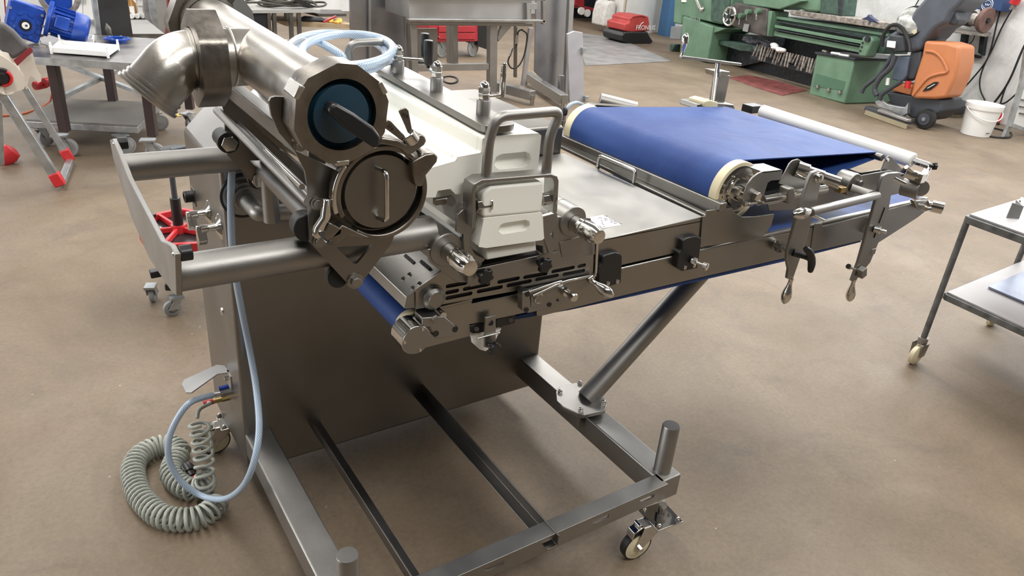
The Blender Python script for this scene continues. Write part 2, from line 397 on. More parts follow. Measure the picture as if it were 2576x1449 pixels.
# front rail: top strip and hanging flange with notches
fa, fb = PZ(1280, 1350.7, zt), PZ(1637, 1197, zt)
yr = (fa.y + fb.y) / 2; yf2 = PZ(1460, 1314, zt).y
yr0 = PZ(1280, 1390.7, zt).y
fr = P('front_rail', MB().box((xl1 - .02, yr0 - .003, zt - .006), (xr0 + .012, yr, zt)), BLAST, bevel=.001)
fl = [V((xl1 - .02, yr0, zt - .005)), V((xr0 + .0, yr0, zt - .005)), V((xr0, yr0, zt - .055)), V((xl1 - .02, yr0, zt - .055))]
hs = []
for k in range(5):
    xx = xl1 + .12 + k * .165
    hs.append([V((xx, yr0, zt - .019)), V((xx + .055, yr0, zt - .019)), V((xx + .055, yr0, zt - .032)), V((xx + .012, yr0, zt - .032)), V((xx, yr0, zt - .026))])
P('notched_flange', MB().plate(fl, hs, (0, .004, 0)), BLAST, fr)
# corner blocks + posts
for (x0, x1, u, v, tu, tv) in ((xl0, xl1, 873, 1500, 873, 1392), (xr0, xr1, 1663, 1183, 1689, 1068)):
    xc = (x0 + x1) / 2
    yc = 1.105
    hh = PY(tu, tv, yc).z if x0 > 1 else PY(tu, tv + 2, yc).z
    P('corner_post', MB().lathe((xc, yc, zt - .002), Z1, [(0, .0262), (.004, .0245), (hh - zt - .003, .0245), (hh - zt, .0225)], 40), BLAST)
# --- castors
def castor(x, y, ang, zp=.165, r=.047, off=.05):
    d = V((math.cos(ang), math.sin(ang), 0)); s = V((-d.y, d.x, 0)); c = V((x, y, 0)) + d * off; wz = V((c.x, c.y, r))
    root = P('castor', MB().lathe((x, y, zp - .05), Z1, [(0, .017), (.024, .017), (.024, .011), (.05, .011)]), CHROME)
    pl = P('mounting_plate', MB().obox((x, y, zp - .045), d * .045, s * .045, Z1 * .0025), CHROME, root, bevel=.0008)
    for i in (-1, 1):
        for j in (-1, 1): P('dome_nut', MB().hexn(V((x, y, zp - .043)) + d * .034 * i + s * .034 * j, V((x, y, zp - .036)) + d * .034 * i + s * .034 * j, .007).ball(V((x, y, zp - .036)) + d * .034 * i + s * .034 * j, .0055, n=10), CHROME, root)
    mb = MB(); zt_ = zp - .048
    for i in (-1, 1):
        o_ = s * .017 * i
        mb.prism([V((x, y, 0)) + o_ - d * .018 + Z1 * zt_, V((x, y, 0)) + o_ + d * (off - .004) + Z1 * zt_, wz + o_ + d * .017, wz + o_ - Z1 * .014, wz + o_ - d * .015], s * .003 * i)
    mb.prism([V((x, y, zt_)) - d * .018 - s * .017, V((x, y, zt_)) + d * (off - .004) - s * .017, V((x, y, zt_)) + d * (off - .004) + s * .017, V((x, y, zt_)) - d * .018 + s * .017], -Z1 * .004)
    P('fork', mb, CHROME, root, bevel=.001)
    P('wheel', MB().lathe(wz - s * .014, s, [(0, .012), (0, r * .62), (.002, r * .7), (.003, r * .93), (.005, r - .001), (.023, r - .001), (.025, r * .93), (.026, r * .7), (.028, r * .62), (.028, .012)], 48), CREAM, root, bevel=0)
    P('tyre', MB().lathe(wz - s * .013, s, [(0, r * .94), (.002, r + .0005), (.0115, r + .0016), (.024, r + .0005), (.026, r * .94)], 48, cap=False), RUBBER, root)
    P('axle_bolt', MB().hexn(wz - s * .028, wz + s * .028, .0075), CHROME, root)
    mb = MB(); q0 = V((x, y, zt_)) + d * (off - .006)
    mb.prism([q0 - s * .014, q0 + d * .032 - Z1 * .012 - s * .014, q0 + d * .034 - Z1 * .015 - s * .014, q0 + d * .036 - Z1 * .04 - s * .014, q0 + d * .033 - Z1 * .04 - s * .014, q0 + d * .028 - Z1 * .016 - s * .014, q0 - Z1 * .004 - s * .014], s * .028)
    mb.cyl(q0 + d * .012 - s * .012 + Z1 * .003, q0 + d * .012 + s * .012 + Z1 * .003, .007)
    P('brake_pedal', mb, CHROME, root, bevel=.001)
    return root
castor(1.330, 1.052, math.radians(175), .168, .047, .074)
castor(.405, 2.06, math.radians(178), .150, .047, .062)
castor((xl0 + xl1) / 2, 1.105, math.radians(215), .17)
castor(1.34, 2.15, math.radians(230), .15)
P('corner_foot', MB().cyl(((xr0 + xr1) / 2, 1.19, zt - .09), ((xr0 + xr1) / 2, 1.19, zt - .07), .02), STEELD)

# --- support strut with flange
yS = PZ(1478, 1008, .262).y; c = PZ(1475, 1003, .262)
fl = [PZ(u, v, .266) for u, v in [(1398, 985), (1408, 972), (1450, 962), (1500, 990), (1521, 998), (1527, 1018), (1522, 1032), (1470, 1044), (1452, 1040), (1415, 1022), (1400, 1008)]]
st = P('support_strut', MB().cyl((c.x, c.y, .262), (1.96, c.y, .79), .0335, n=40), BLAST)
P('flange_plate', MB().prism(fl, (0, 0, -.014)), BLAST, st, bevel=.002)
for (u, v) in ((1409, 986), (1459, 964), (1519, 1013), (1461, 1031)):
    p = PZ(u, v, .27); P('bolt', MB().hexn(p - Z1 * .006, p + Z1 * .004, .009).ball(p + Z1 * .004, .0065), CHROME, st)
p = PZ(1462, 1043, .25); P('gusset', MB().box((p.x - .004, p.y - .002, .2), (p.x + .004, p.y + .05, .254)), BLAST, st)

# --- conveyor bed: side rails, belt, rollers
YR = 1.192
rail = P('conveyor_rail', MB().prism(poly([(1046, 788), (1186, 755), (1188, 764), (1322, 736), (1324, 728), (1420, 706), (1780, 627), (2032, 576), (2335, 501), (2336, 526), (2308, 548), (2196, 620), (2172, 604), (1780, 694), (1600, 736), (1352, 797), (1350, 781), (1182, 817), (1184, 846), (1062, 878), (1046, 850)], YR), (0, .012, 0)), STEEL, bevel=.0018, label='long satin steel side rail with tapered end')
P('rail_lip', MB().bar(PY(1046, 786, YR + .004), PY(1186, 752, YR + .004), .012, .008), STEEL, rail, bevel=.002)
P('rail_lip', MB().bar(PY(1500, 688, YR + .006), PY(2331, 499, YR + .006), .016, .010), STEEL, rail, bevel=.004)
P('conveyor_rail', MB().prism([p + V((0, .60, 0)) for p in poly([(1046, 788), (1780, 627), (2335, 501), (2336, 526), (2196, 620), (2172, 604), (1780, 694), (1352, 797), (1062, 878)], YR)], (0, .012, 0)), STEEL)
# splice overlay of the right-hand rail
P('rail_overlay', MB().prism(poly([(1500, 690), (1905, 601), (1890, 668), (1600, 735), (1362, 795), (1350, 790), (1356, 745), (1480, 715)], YR - .002), (0, .002, 0)), STEEL, rail, bevel=.0006)
P('rail_overlay', MB().prism(poly([(2048, 572), (2052, 563), (2068, 562), (2070, 570), (2300, 510), (2330, 512), (2306, 546), (2196, 617), (2172, 602), (2040, 632)], YR - .003), (0, .003, 0)), STEEL, rail, bevel=.001)
# belt loop of the bed conveyor
zl = PY(1040, 835, YR); xb0 = PY(1015, 812, YR + .02).x + .012; xb1 = PY(2318, 520, YR + .02).x
bz = .875; rL = .030; zc = bz - rL
def belt_loop(x0, z0, r0, x1, z1, r1, ys, thick=.003, sag=0, n=14):
    """closed belt around two rollers; ys = y of both edges"""
    loop = []
    d = math.atan2(z1 - z0, x1 - x0); off = math.asin((r0 - r1) / math.hypot(x1 - x0, z1 - z0))
    a0 = PI / 2 + d - off * -1; 
    for i in range(n + 1):
        t = PI / 2 + (PI) * i / n; loop.append((x0 + r0 * math.cos(t), z0 + r0 * math.sin(t)))
    K = 14
    for i in range(1, K):
        t = i / K; loop.append((x0 + (x1 - x0) * t, (z0 - r0) * (1 - t) + (z1 - r1) * t - sag * math.sin(PI * t)))
    for i in range(n + 1):
        t = -PI / 2 + PI * i / n; loop.append((x1 + r1 * math.cos(t), z1 + r1 * math.sin(t)))
    for i in range(1, K):
        t = 1 - i / K; loop.append((x0 + (x1 - x0) * t, (z0 + r0) * (1 - t) + (z1 + r1) * t))
    m = MB(); bm = m.bm; NY = 10
    rows = [[bm.verts.new((x, ys[0] + (ys[1] - ys[0]) * j / NY, z)) for x, z in loop] for j in range(NY + 1)]
    for a_, c_ in zip(rows, rows[1:]):
        for i in range(len(loop)): m.face((a_[i], a_[(i + 1) % len(loop)], c_[(i + 1) % len(loop)], c_[i]))
    bmesh.ops.recalc_face_normals(bm, faces=bm.faces)
    bmesh.ops.solidify(bm, geom=bm.faces[:], thickness=thick)
    return m
P('bed_belt', belt_loop(xb0, zc, rL, xb1, .868, .008, (YR + .018, YR + .60), sag=.012), BELT, label='blue woven belt running under the machine', ang=60)
# sagging return strand: lower than the rail
P('return_belt', MB().prism([V((p.x, YR + .008, p.z)) for p in [PY(1300, 808, YR), PY(1440, 783, YR), PY(1600, 748, YR), PY(1780, 706, YR), PY(1980, 660, YR), PY(2171, 611, YR), PY(2171, 604, YR), PY(1980, 650, YR), PY(1780, 694, YR), PY(1600, 734, YR), PY(1440, 766, YR), PY(1300, 800, YR)]], (0, .56, 0)), BELT, label='blue return strand sagging under the rail')
rl = P('end_roller', MB().cyl((xb0, YR + .002, zc), (xb0, YR + .62, zc), rL - .002), STEEL)
P('bearing_ring', MB().ring((xb0, YR + .004, zc), (xb0, YR + .018, zc), rL + .003, .012), CREAM, rl)
# bearing housing at the left end
cc = PY(1047, 856, 1.135)
bh = P('bearing_housing', MB().cyl((cc.x, 1.135, cc.z), (cc.x, 1.185, cc.z), .0315, n=48), CHROME, bevel=.001)
P('end_cap', MB().lathe((cc.x, 1.135, cc.z), -Y1, [(0, .0305), (.0015, .030)], 48), BLAST, bh)
for a_ in (60, 175, 290): P('screw', MB().cyl((cc.x + .026 * math.cos(math.radians(a_)), 1.1336, cc.z + .026 * math.sin(math.radians(a_))), (cc.x + .026 * math.cos(math.radians(a_)), 1.132, cc.z + .026 * math.sin(math.radians(a_))), .003), CHROME, bh)
pp = poly([(1062, 800), (1118, 796), (1155, 828), (1158, 845), (1095, 852), (1082, 822), (1062, 826)], 1.155)
P('bearing_arm', MB().prism(pp, (0, .035, 0)), BLAST, bevel=.002)
for (u, v) in ((1097, 840), (1146, 829)): P('plug', MB().cyl(PY(u, v, 1.154), PY(u, v, 1.1535) + Y1 * .01, .0068), BLACK)
P('tension_screw', MB().hexn(PY(1086, 806, 1.15), PY(1086, 806, 1.15) + V((.012, 0, .004)), .006).cyl(PY(1115, 795, 1.16), PY(1115, 795, 1.16) + Y1 * .03, .008), CHROME)

# --- slotted guard housing
YG = 1.180
prof = poly([(1019.7, 779.4), (1025.3, 750), (1109, 684), (1150, 640), (1496, 585), (1496, 692), (1470, 700), (1046, 778)], YG)
guard = P('guard_housing', MB().prism([p + Y1 * .004 for p in prof], (0, .55, 0)), STEEL, bevel=.0015, label='chamfered steel guard over the belt')
gp = poly([(1046, 728), (1110, 684), (1150, 645), (1487, 590), (1495, 598), (1492, 683), (1470, 700), (1046, 778)], YG)
holes = []; hd = (PY(1400, 700, YG) - PY(1120, 757, YG)).normalized()
for (u0, v0, u1, v1) in ((1121, 721, 1176, 711), (1251, 711 - 1, 1308, 699), (1316, 698, 1378, 687), (1387, 684, 1446, 672), (1453, 671, 1474, 666),
                         (1120, 737, 1155, 730), (1164, 728, 1233, 714), (1274, 719, 1338, 706), (1346, 704, 1406, 692), (1415, 691, 1472, 680),
                         (1120, 751, 1189, 737), (1199, 734, 1265, 721)):
    p, q = PY(u0, v0, YG), PY(u1, v1, YG); holes.append(slot((p + q) / 2, q - p, (q - p).length, .0088))
gpl = P('slotted_plate', MB().plate(gp, holes, (0, .003, 0)), STEEL, guard)
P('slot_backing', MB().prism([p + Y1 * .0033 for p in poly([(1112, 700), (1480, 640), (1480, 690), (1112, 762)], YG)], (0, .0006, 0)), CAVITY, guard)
for (u, v) in ((1031, 691), (1015, 702), (1056, 714), (1039, 725)):
    p = PN(u, v, PY(1067, 717, YG), (-.72, 0, 1)); n_ = V((-.58, 0, .81)); P('screw', MB().hexn(p - n_ * .002, p + n_ * .003, .0045), CHROME, guard)
for (u, v) in ((1030, 651), (1070, 666)):
    p = PN(u, v, PY(1067, 717, YG), (-.72, 0, 1)); n_ = V((-.58, 0, .81)); q = V((0, 1, 0)); P('vent_slot', MB().obox(p, q * .022, q.cross(n_) * .0035, n_ * .0006), CAVITY, guard)
p = PY(1085, 748, YG)
P('drive_stub', MB().lathe(PY(1087, 746, YG), -Y1, [(0, .027), (.002, .026), (.002, .0235), (.012, .0235), (.017, .017), (.0175, .0165), (.019, .016)], 40), BLAST, guard)

# --- boss plate carrying the forming block
YB = 1.142
bp_ = poly([(1077, 640), (1083, 665), (1152, 712), (1178, 712), (1300, 690), (1500, 650), (1498, 590), (1490, 560), (1400, 545), (1398, 610), (1376, 640), (1240, 662), (1200, 672), (1178, 690), (1150, 585), (1080, 590)], YB)
boss_pl = P('boss_plate', MB().prism(poly([(1076, 628), (1083, 662), (1150, 711), (1180, 711), (1440, 655), (1497, 640), (1497, 580), (1486, 548), (1400, 545), (1392, 600), (1386, 628), (1368, 645), (1340, 652), (1230, 672), (1188, 682), (1168, 665), (1164, 608)], YB), (0, .010, 0)), BLAST, bevel=.0015)
for (u, v, tu, tv, uu, vv) in ((1122, 627, 1162, 664, 0, 0), (1440, 556, 1476, 600, 0, 0)):
    c = PY(u, v, YB)
    b1 = P('boss', MB().lathe(c + Y1 * .10, -Y1, [(0, .034), (.055, .034), (.056, .0325), (.058, .0325), (.059, .034), (.103, .034), (.105, .0325)], 48), BLAST, boss_pl)
    c2 = c + V((.004, -.006, -.004))
    P('chrome_nut', MB().lathe(c2, -Y1, [(0, .0185), (.030, .0185), (.030, .0170), (.036, .0170), (.036, .0205), (.066, .0205), (.080, .0155), (.0815, .0150), (.082, .012)], 40), CHROME, boss_pl)
    P('nut_flats', MB().cyl(c2 - Y1 * .046, c2 - Y1 * .068, .0212, n=6, rot=.4), CHROME, boss_pl, bevel=.0015)
# notched cross bar and trough under the block
P('tray_bracket', MB().prism(poly([(1165, 640), (1176, 606), (1196, 640), (1222, 652), (1213, 661), (1212, 668), (1197, 672), (1197, 700), (1178, 716), (1178, 680), (1165, 660)], YB - .012), (0, .03, 0)), BLAST, bevel=.0015)
P('tray_bracket', MB().prism(poly([(1348, 617), (1349, 602), (1366, 590), (1390, 596), (1392, 622), (1380, 635), (1366, 640), (1366, 620)], YB - .012), (0, .03, 0)), BLAST, bevel=.0015)
P('clamp_bar', MB().prism(poly([(1180, 681), (1405, 632), (1412, 640), (1412, 668), (1184, 722), (1180, 716)], YB - .004), (0, .004, 0)), BLAST, bevel=.001)
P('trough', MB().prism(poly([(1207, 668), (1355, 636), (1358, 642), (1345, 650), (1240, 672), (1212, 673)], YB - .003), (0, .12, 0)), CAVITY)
P('grey_slide', MB().prism(poly([(1224, 629), (1348, 606), (1350, 632), (1224, 655)], YB - .022), (0, .5, 0)), POMG, bevel=.003, label='light grey plastic slide under the block')
def star_knob(c, ax, r, name='star_knob', parent=M_, m=BLACK, lobes=6):
    c, ax = V(c), V(ax).normalized(); e1 = ax.orthogonal().normalized(); e2 = ax.cross(e1)
    pts = [c + e1 * math.cos(t) * r * (1 + .13 * math.cos(lobes * t)) + e2 * math.sin(t) * r * (1 + .13 * math.cos(lobes * t)) for t in [2 * PI * i / 48 for i in range(48)]]
    return P(name, MB().prism(pts, ax * r * .8).cyl(c - ax * r * 1.1, c, r * .5), m, parent, bevel=r * .14)
star_knob(PY(1217, 692, YB - .018), -Y1, .0158); star_knob(PY(1366, 664, YB - .018), -Y1, .0158)
P('hairpin', MB().tube(fillet([PY(1463, 600, YB - .01), PY(1488, 588, YB - .012), PY(1503, 600, YB - .012), PY(1499, 690, YB - .008), PY(1480, 702, YB - .006)], .01), .0033), CHROME)
P('keyhole_plate', MB().prism(poly([(1408, 610), (1462, 594), (1466, 632), (1414, 648)], YB - .002), (0, .003, 0)), BLAST, bevel=.0005)

# --- mounting latch group right of the guard
YL = YG - .014
P('latch_plate', MB().prism(poly([(1314, 733), (1490, 694), (1500, 700), (1478, 722), (1420, 758), (1400, 772), (1330, 788), (1314, 778)], YL), (0, .010, 0)), BLAST, bevel=.002)
P('hinge_block', MB().prism(poly([(1314, 735), (1333, 731), (1336, 780), (1327, 788), (1314, 782)], YL - .012), (0, .02, 0)), BLAST, bevel=.002)
for (u, v) in ((1328, 741), (1325, 780)): P('plug', MB().cyl(PY(u, v, YL - .014), PY(u, v, YL - .014) + Y1 * .004, .0058), BLACK)
P('plug', MB().cyl(PY(1383, 767, YL - .002), PY(1383, 767, YL - .002) + Y1 * .004, .0055), BLACK)
P('plug', MB().cyl(PY(1404, 756, YL - .002), PY(1404, 756, YL - .002) + Y1 * .004, .0028), BLACK)
P('hook_plate', MB().prism(poly([(1336, 745), (1366, 738), (1369, 766), (1336, 776)], YL - .004), (0, .004, 0)), BLAST, bevel=.001)
P('hook_ring', MB().tube(circ(PY(1356, 752, YL - .006), X1, Z1, .011, 20, .5, 5.2), .0012, n=6), CHROME)
P('torsion_rod', MB().tube([PY(1340, 744, YL - .012), PY(1400, 716, YL - .012), PY(1430, 706, YL - .008), PY(1498, 692, YL)], .0035), CHROME)
P('torsion_rod', MB().tube([PY(1330, 734, YL - .012), PY(1395, 712, YL - .012), PY(1412, 708, YL - .012)], .0030), CHROME)
def plunger(c, ax, r=.011, L_=.05, parent=M_):
    c = V(c); ax = V(ax).normalized(); e = P('index_plunger', MB().lathe(c, ax, [(0, r * .75), (L_ * .25, r * .75), (L_ * .25, r * .45), (L_ * .65, r * .45), (L_ * .7, r * .9), (L_ * .95, r), (L_, r * .8)], 24), CHROME, parent)
    P('jam_nut', MB().hexn(c + ax * L_ * .1, c + ax * L_ * .28, r * 1.0), CHROME, e); return e
plunger(PY(1418, 731, YL), -Y1, .0105, .042)
def grip(p, q, r, name='handle_grip', parent=M_, m=CHROME):
    p, q = V(p), V(q); L_ = (q - p).length
    return P(name, MB().lathe(p, q - p, [(0, r * .42), (L_ * .06, r * .50), (L_ * .12, r * .40), (L_ * .3, r * .52), (L_ * .5, r * .86), (L_ * .68, r), (L_ * .84, r * .86), (L_ * .95, r * .52), (L_, r * .2)], 28), m, parent)
grip(PY(1483, 703, YL - .002), PY(1543, 746, YL - .05), .0145, 'latch_handle')

# --- black rail clamps
for (a_, kn) in ((((1517, 648), (1524, 641), (1550, 635), (1562, 638), (1566, 646), (1563, 712), (1537, 720), (1507, 712), (1507, 672), (1515, 664)), 0),
                 (((1717, 606), (1726, 600), (1752, 594), (1765, 598), (1765, 608), (1755, 676), (1716, 683), (1703, 674), (1708, 638), (1716, 630)), 1)):
    cl = P('rail_clamp', MB().prism(poly(a_, YR - .022), (0, .03, 0)), BLACK, bevel=.003)
    for (u, v) in (((1529, 713), (1553, 708)) if not kn else ((1723, 673), (1746, 669))): P('screw', MB().lathe(PY(u, v, YR - .022), -Y1, [(0, .0055), (.002, .005), (.003, .003)], 16), CHROME, cl)
plunger(PY(1740, 655, YR - .024), V((.35, -.9, -.1)), .0105, .045)

# --- flat hood over the conveyor
zh = .966
hc = poly([(1505, 605), (1769, 545), (1765, 622), (1500, 682)], 1.185)
x0, x1 = hc[0].x, hc[1].x
hood = P('hood', MB().prism([V((p.x, 1.185, p.z)) for p in hc], (0, .59, 0)), STEEL, bevel=.002, label='flat steel hood over the belt')
P('hood_skirt', MB().prism(poly([(1778, 530), (1842, 524), (1850, 536), (1868, 546), (1900, 545), (1948, 538), (1941, 566), (1925, 591), (1905, 600), (1768, 621)], 1.182), (0, .004, 0)), STEEL, hood, bevel=.001)
hp = lambda u, v: PZ(u, v, zh + .001)
P('hood_top', MB().prism([V((p.x, p.y, zh)) for p in [V((x0 - .35, 1.185, 0)), V((x1, 1.185, 0)), V((x1, 1.78, 0)), V((x0 - .35, 1.78, 0))]], (0, 0, -.004)), STEELD, hood, bevel=.001)
npl = P('name_plate', MB().prism([PZ(p[0], p[1], zh + .003) for p in fillet([(1477, 548, 0), (1519, 540, 0), (1573, 563, 0), (1516, 574, 0)], 6)], (0, 0, -.003)), WHITEP, hood)
for (u, v) in ((1482, 549), (1526, 542), (1562, 561), (1519, 569)): p = PZ(u, v, zh + .004); P('rivet', MB().cyl(p - Z1 * .002, p, .003), BLAST, hood)
mb = MB()
for pts in (((1512, 553), (1516, 558), (1514, 562), (1520, 566)), ((1519, 549), (1526, 549), (1521, 554), (1529, 553)), ((1533, 551), (1540, 556), (1534, 560)), ((1538, 560), (1548, 556), (1545, 563), (1552, 560)), ((1505, 549), (1512, 547), (1514, 551))):
    mb.tube([PZ(u, v, zh + .0036) for u, v in pts], .0006, n=5)
P('handwriting', mb, mat('violet_ink', (.12, .05, .14), .6, 0, vary=0), hood)
# hood handle
a_, b_ = PZ(1503, 428, zh), PZ(1593, 468, zh)
P('hood_handle', MB().tube(fillet([a_, a_ + Z1 * .045, b_ + Z1 * .045, b_], .012), .0055, n=16), CHROME, hood)
# rails across beside the roller
for (u0, v0, u1, v1, dz, w, h) in ((1398, 340, 1820, 522, .03, .024, .024), (1400, 362, 1782, 545, .006, .02, .012)):
    p, q = PZ(u0, v0, zh + dz), PZ(u1, v1, zh + dz)
    P('cross_rail', MB().bar(p, q, w, h), STEEL, hood, bevel=.003)
p, q = PZ(1392, 352, zh + .015), PZ(1800, 533, zh + .015)
P('scraper_plate', MB().bar(p, q, .004, .034), BLAST, hood)
p = PY(1800, 545, 1.183)
P('corner_angle', MB().prism(poly([(1768, 545), (1778, 543), (1770, 622), (1761, 622)], 1.181), (0, .003, 0)), BLAST, hood)

# --- upper drum conveyor
YU = 1.205
dc = V((1.546, 0, 1.018)); dr = .080
pr_ = PY(2225, 388, YU)
x2, z2 = pr_.x - .006, pr_.z - .011
P('drum_belt', belt_loop(dc.x, dc.z, dr, x2, z2, .012, (YU + .024, 1.835), n=22, sag=.0), BELT, label='broad blue woven belt over the drum', ang=60)
drum = P('drum', MB().cyl((dc.x, YU + .004, dc.z), (dc.x, 1.86, dc.z), dr - .004, n=56), CHROME)
P('drum_end_ring', MB().ring((dc.x, YU, dc.z), (dc.x, YU + .026, dc.z), dr + .0015, dr - .009, n=64), CREAM, drum, bevel=.0015)
P('drum_end_ring', MB().ring((dc.x, 1.833, dc.z), (dc.x, 1.865, dc.z), dr + .0015, dr - .009, n=64), CREAM, drum, bevel=.0015)
P('drum_hub', MB().lathe((dc.x, YU + .012, dc.z), -Y1, [(0, dr - .010), (.002, dr - .010), (.002, .055), (.010, .052), (.010, .040), (.018, .038), (.018, .022), (.034, .020), (.034, .012), (.05, .012)], 56), CHROME, drum)
for k in range(4):
    t = .5 + k * PI / 2; P('screw', MB().cyl((dc.x + .046 * math.cos(t), YU + .003, dc.z + .046 * math.sin(t)), (dc.x + .046 * math.cos(t), YU - .001, dc.z + .046 * math.sin(t)), .005), STEELD, drum)
# drum yoke plate (C shaped)
YK = 1.155
yk = poly([(1869, 516), (1871, 495), (1880, 465), (1893, 447), (1908, 436), (1918, 432), (1966, 427), (1969, 430), (1966, 452), (1940, 455), (1932, 460), (1926, 478), (1919, 500), (1916, 512), (1900, 514), (1890, 520)], YK)
yoke = P('drum_yoke', MB().prism(yk, (0, .005, 0)), BLAST, bevel=.0012)
P('yoke_top', MB().prism([PY(1918, 432, YK), PY(1966, 427, YK), PY(1966, 430, YK), PY(1918, 435, YK)], (0, .06, 0)), BLAST, yoke)
P('yoke_nut', MB().hexn(PY(1898, 492, YK), PY(1898, 492, YK) - Y1 * .014, .013), CHROME, yoke, bevel=.001)
P('adjusting_screw', MB().cyl(PY(1874, 514, YK - .01), PY(1920, 509, YK - .01), .0035).hexn(PY(1872, 514, YK - .01), PY(1880, 513, YK - .01), .006).hexn(PY(1905, 511, YK - .01), PY(1913, 510, YK - .01), .007), CHROME, yoke)
# cross shaft
P('cross_shaft', MB().lathe(PY(1917, 503, YK + .0), PY(2075, 475, YK) - PY(1917, 503, YK), [(0, .0125), (.02, .0125), ((PY(2075, 475, YK) - PY(1917, 503, YK)).length, .0125)], 28), CHROME, yoke)
P('shaft_bracket', MB().prism(poly([(1978, 505), (1983, 475), (2000, 472), (2003, 500), (1999, 508), (1986, 515)], YK - .014), (0, .03, 0)), BLAST, yoke, bevel=.004)
# side frame of the drum conveyor
fp = poly([(1960, 462), (1986, 412), (1994, 404), (2008, 400), (2022, 408), (2025, 425), (2060, 470), (2130, 448), (2240, 428), (2380 - 60, 470), (2300, 478), (2120, 520), (1935, 530), (1932, 515), (1990, 502), (2000, 475)], YK + .03)
sf = P('side_frame', MB().prism(fp, (0, .004, 0)), BLAST, bevel=.001)
P('side_frame', MB().prism(poly([(2060, 455), (2130, 440), (2225, 425), (2290, 445), (2290, 470), (2150, 500), (2060, 510)], YK + .05), (0, .004, 0)), STEELD, bevel=.001)
P('bearing_disc', MB().cyl(PY(2150, 466, YK), PY(2150, 466, YK) + Y1 * .05, .034, n=40), BLAST, sf, bevel=.002)
P('disc_bolt', MB().hexn(PY(2158, 460, YK), PY(2158, 460, YK) - Y1 * .012, .01), CHROME, sf)
P('sleeve', MB().lathe(PY(2005, 425, YK + .03), V((.55, -.83, -.15)), [(0, .022), (.03, .022), (.03, .018), (.07, .018), (.07, .016), (.115, .016)], 28), CHROME, sf)
P('brass_block', MB().obox(PY(2115, 476, YK), X1 * .012, Y1 * .01, Z1 * .008), BRASS, sf, bevel=.001)
P('link_rod', MB().tube([PY(2070, 455, YK - .04), PY(2105, 472, YK - .01)], .005), CHROME, sf)
# internal plates and idlers under the upper belt
P('belt_support', MB().box((dc.x + .09, YU + .03, z2 - .075), (x2 - .02, 1.82, z2 - .06)), STEELD)
P('nose_roller', MB().cyl((x2, YU, z2), (x2, 1.85, z2), .0105), STEELD)
P('idler_roller', MB().cyl((x2 - .10, YU, z2 - .052), (x2 - .1, 1.83, z2 - .052), .016), STEELD)
# triangular end bracket
P('end_bracket', MB().prism(poly([(2216, 432), (2230, 398), (2236, 392), (2243, 395), (2278, 434), (2262, 442), (2240, 446), (2215, 452), (2205, 446)], YU - .01), (0, .004, 0)), BLAST, bevel=.001)
P('pivot_bolt', MB().lathe(PY(2232, 402, YU - .01), -Y1, [(0, .006), (.004, .005)], 16), CHROME)
# far side frame
P('side_frame', MB().prism([V((dc.x, 1.87, dc.z - .05)), V((x2 + .1, 1.87, z2 - .1)), V((x2 + .06, 1.87, z2 - .02)), V((dc.x + .03, 1.87, dc.z + .03))], (0, .005, 0)), BLAST)
# white roller
a_, b_ = PZ(1916, 279, z2 + .0), PZ(2298, 404, z2 - .02)
wr = P('plastic_roller', MB().cyl(a_, b_, .0235, n=32), WHITEP, bevel=.004, label='long white plastic roller')
d_ = (b_ - a_).normalized()
P('roller_shaft', MB().cyl(b_, b_ + d_ * .05, .0105), CHROME, wr)
e_ = b_ + d_ * .045
P('roller_arm', MB().bar(PY(2337, 415, e_.y), PY(2318, 455, e_.y - .01), .02, .014), CHROME, wr, bevel=.002)
star_knob(PY(2348, 418, e_.y - .02), V((.8, -.5, 0)), .011, 'black_knob', wr)
cD = PY(2300, 475, 1.12); P('gear_cover', MB().cyl(PY(2315, 478, 1.10), PY(2315, 478, 1.10) + V((-.012, .05, 0)), .030, n=36), BLAST, wr, bevel=.002)
P('gear_cap', MB().cyl(PY(2319, 474, 1.095), PY(2319, 474, 1.10) + Y1 * .01, .024, n=32), BLAST, wr, bevel=.001)
P('clamp_head', MB().cyl(PY(2272, 432, 1.13), PY(2300, 443, 1.11), .0145).obox(PY(2308, 445, 1.11), X1 * .012, Y1 * .02, Z1 * .014), CHROME, wr, bevel=.001)
P('clamp_screw', MB().cyl(PY(2245, 447, 1.12), PY(2275, 462, 1.10), .006).cyl(PY(2280, 420, 1.12), PY(2318, 455, 1.10), .006), CHROME, wr)
p = PZ(1897, 272, z2 + .0); P('black_end_block', MB().box(p - V((.035, .02, .015)), p + V((.03, .03, .012))), BLACK, wr, bevel=.002)
# conveyor tip roller
P('tip_roller', MB().lathe(PY(2318, 512, 1.2), V((.52, -.85, -.04)), [(0, .017), (.02, .017), (.02, .013), (.03, .013), (.03, .020), (.066, .020), (.0665, .0185)], 28), CHROME)
P('tip_fork', MB().prism(poly([(2300, 505), (2336, 502), (2343, 518), (2338, 528), (2322, 532), (2308, 522)], 1.165), (0, .02, 0)), CHROME, bevel=.003)
P('tip_screw', MB().hexn(PY(2330, 526, 1.16), PY(2330, 526, 1.16) + V((.018, -.004, 0)), .007).cyl(PY(2305, 512, 1.17), PY(2322, 516, 1.17), .006), CHROME)

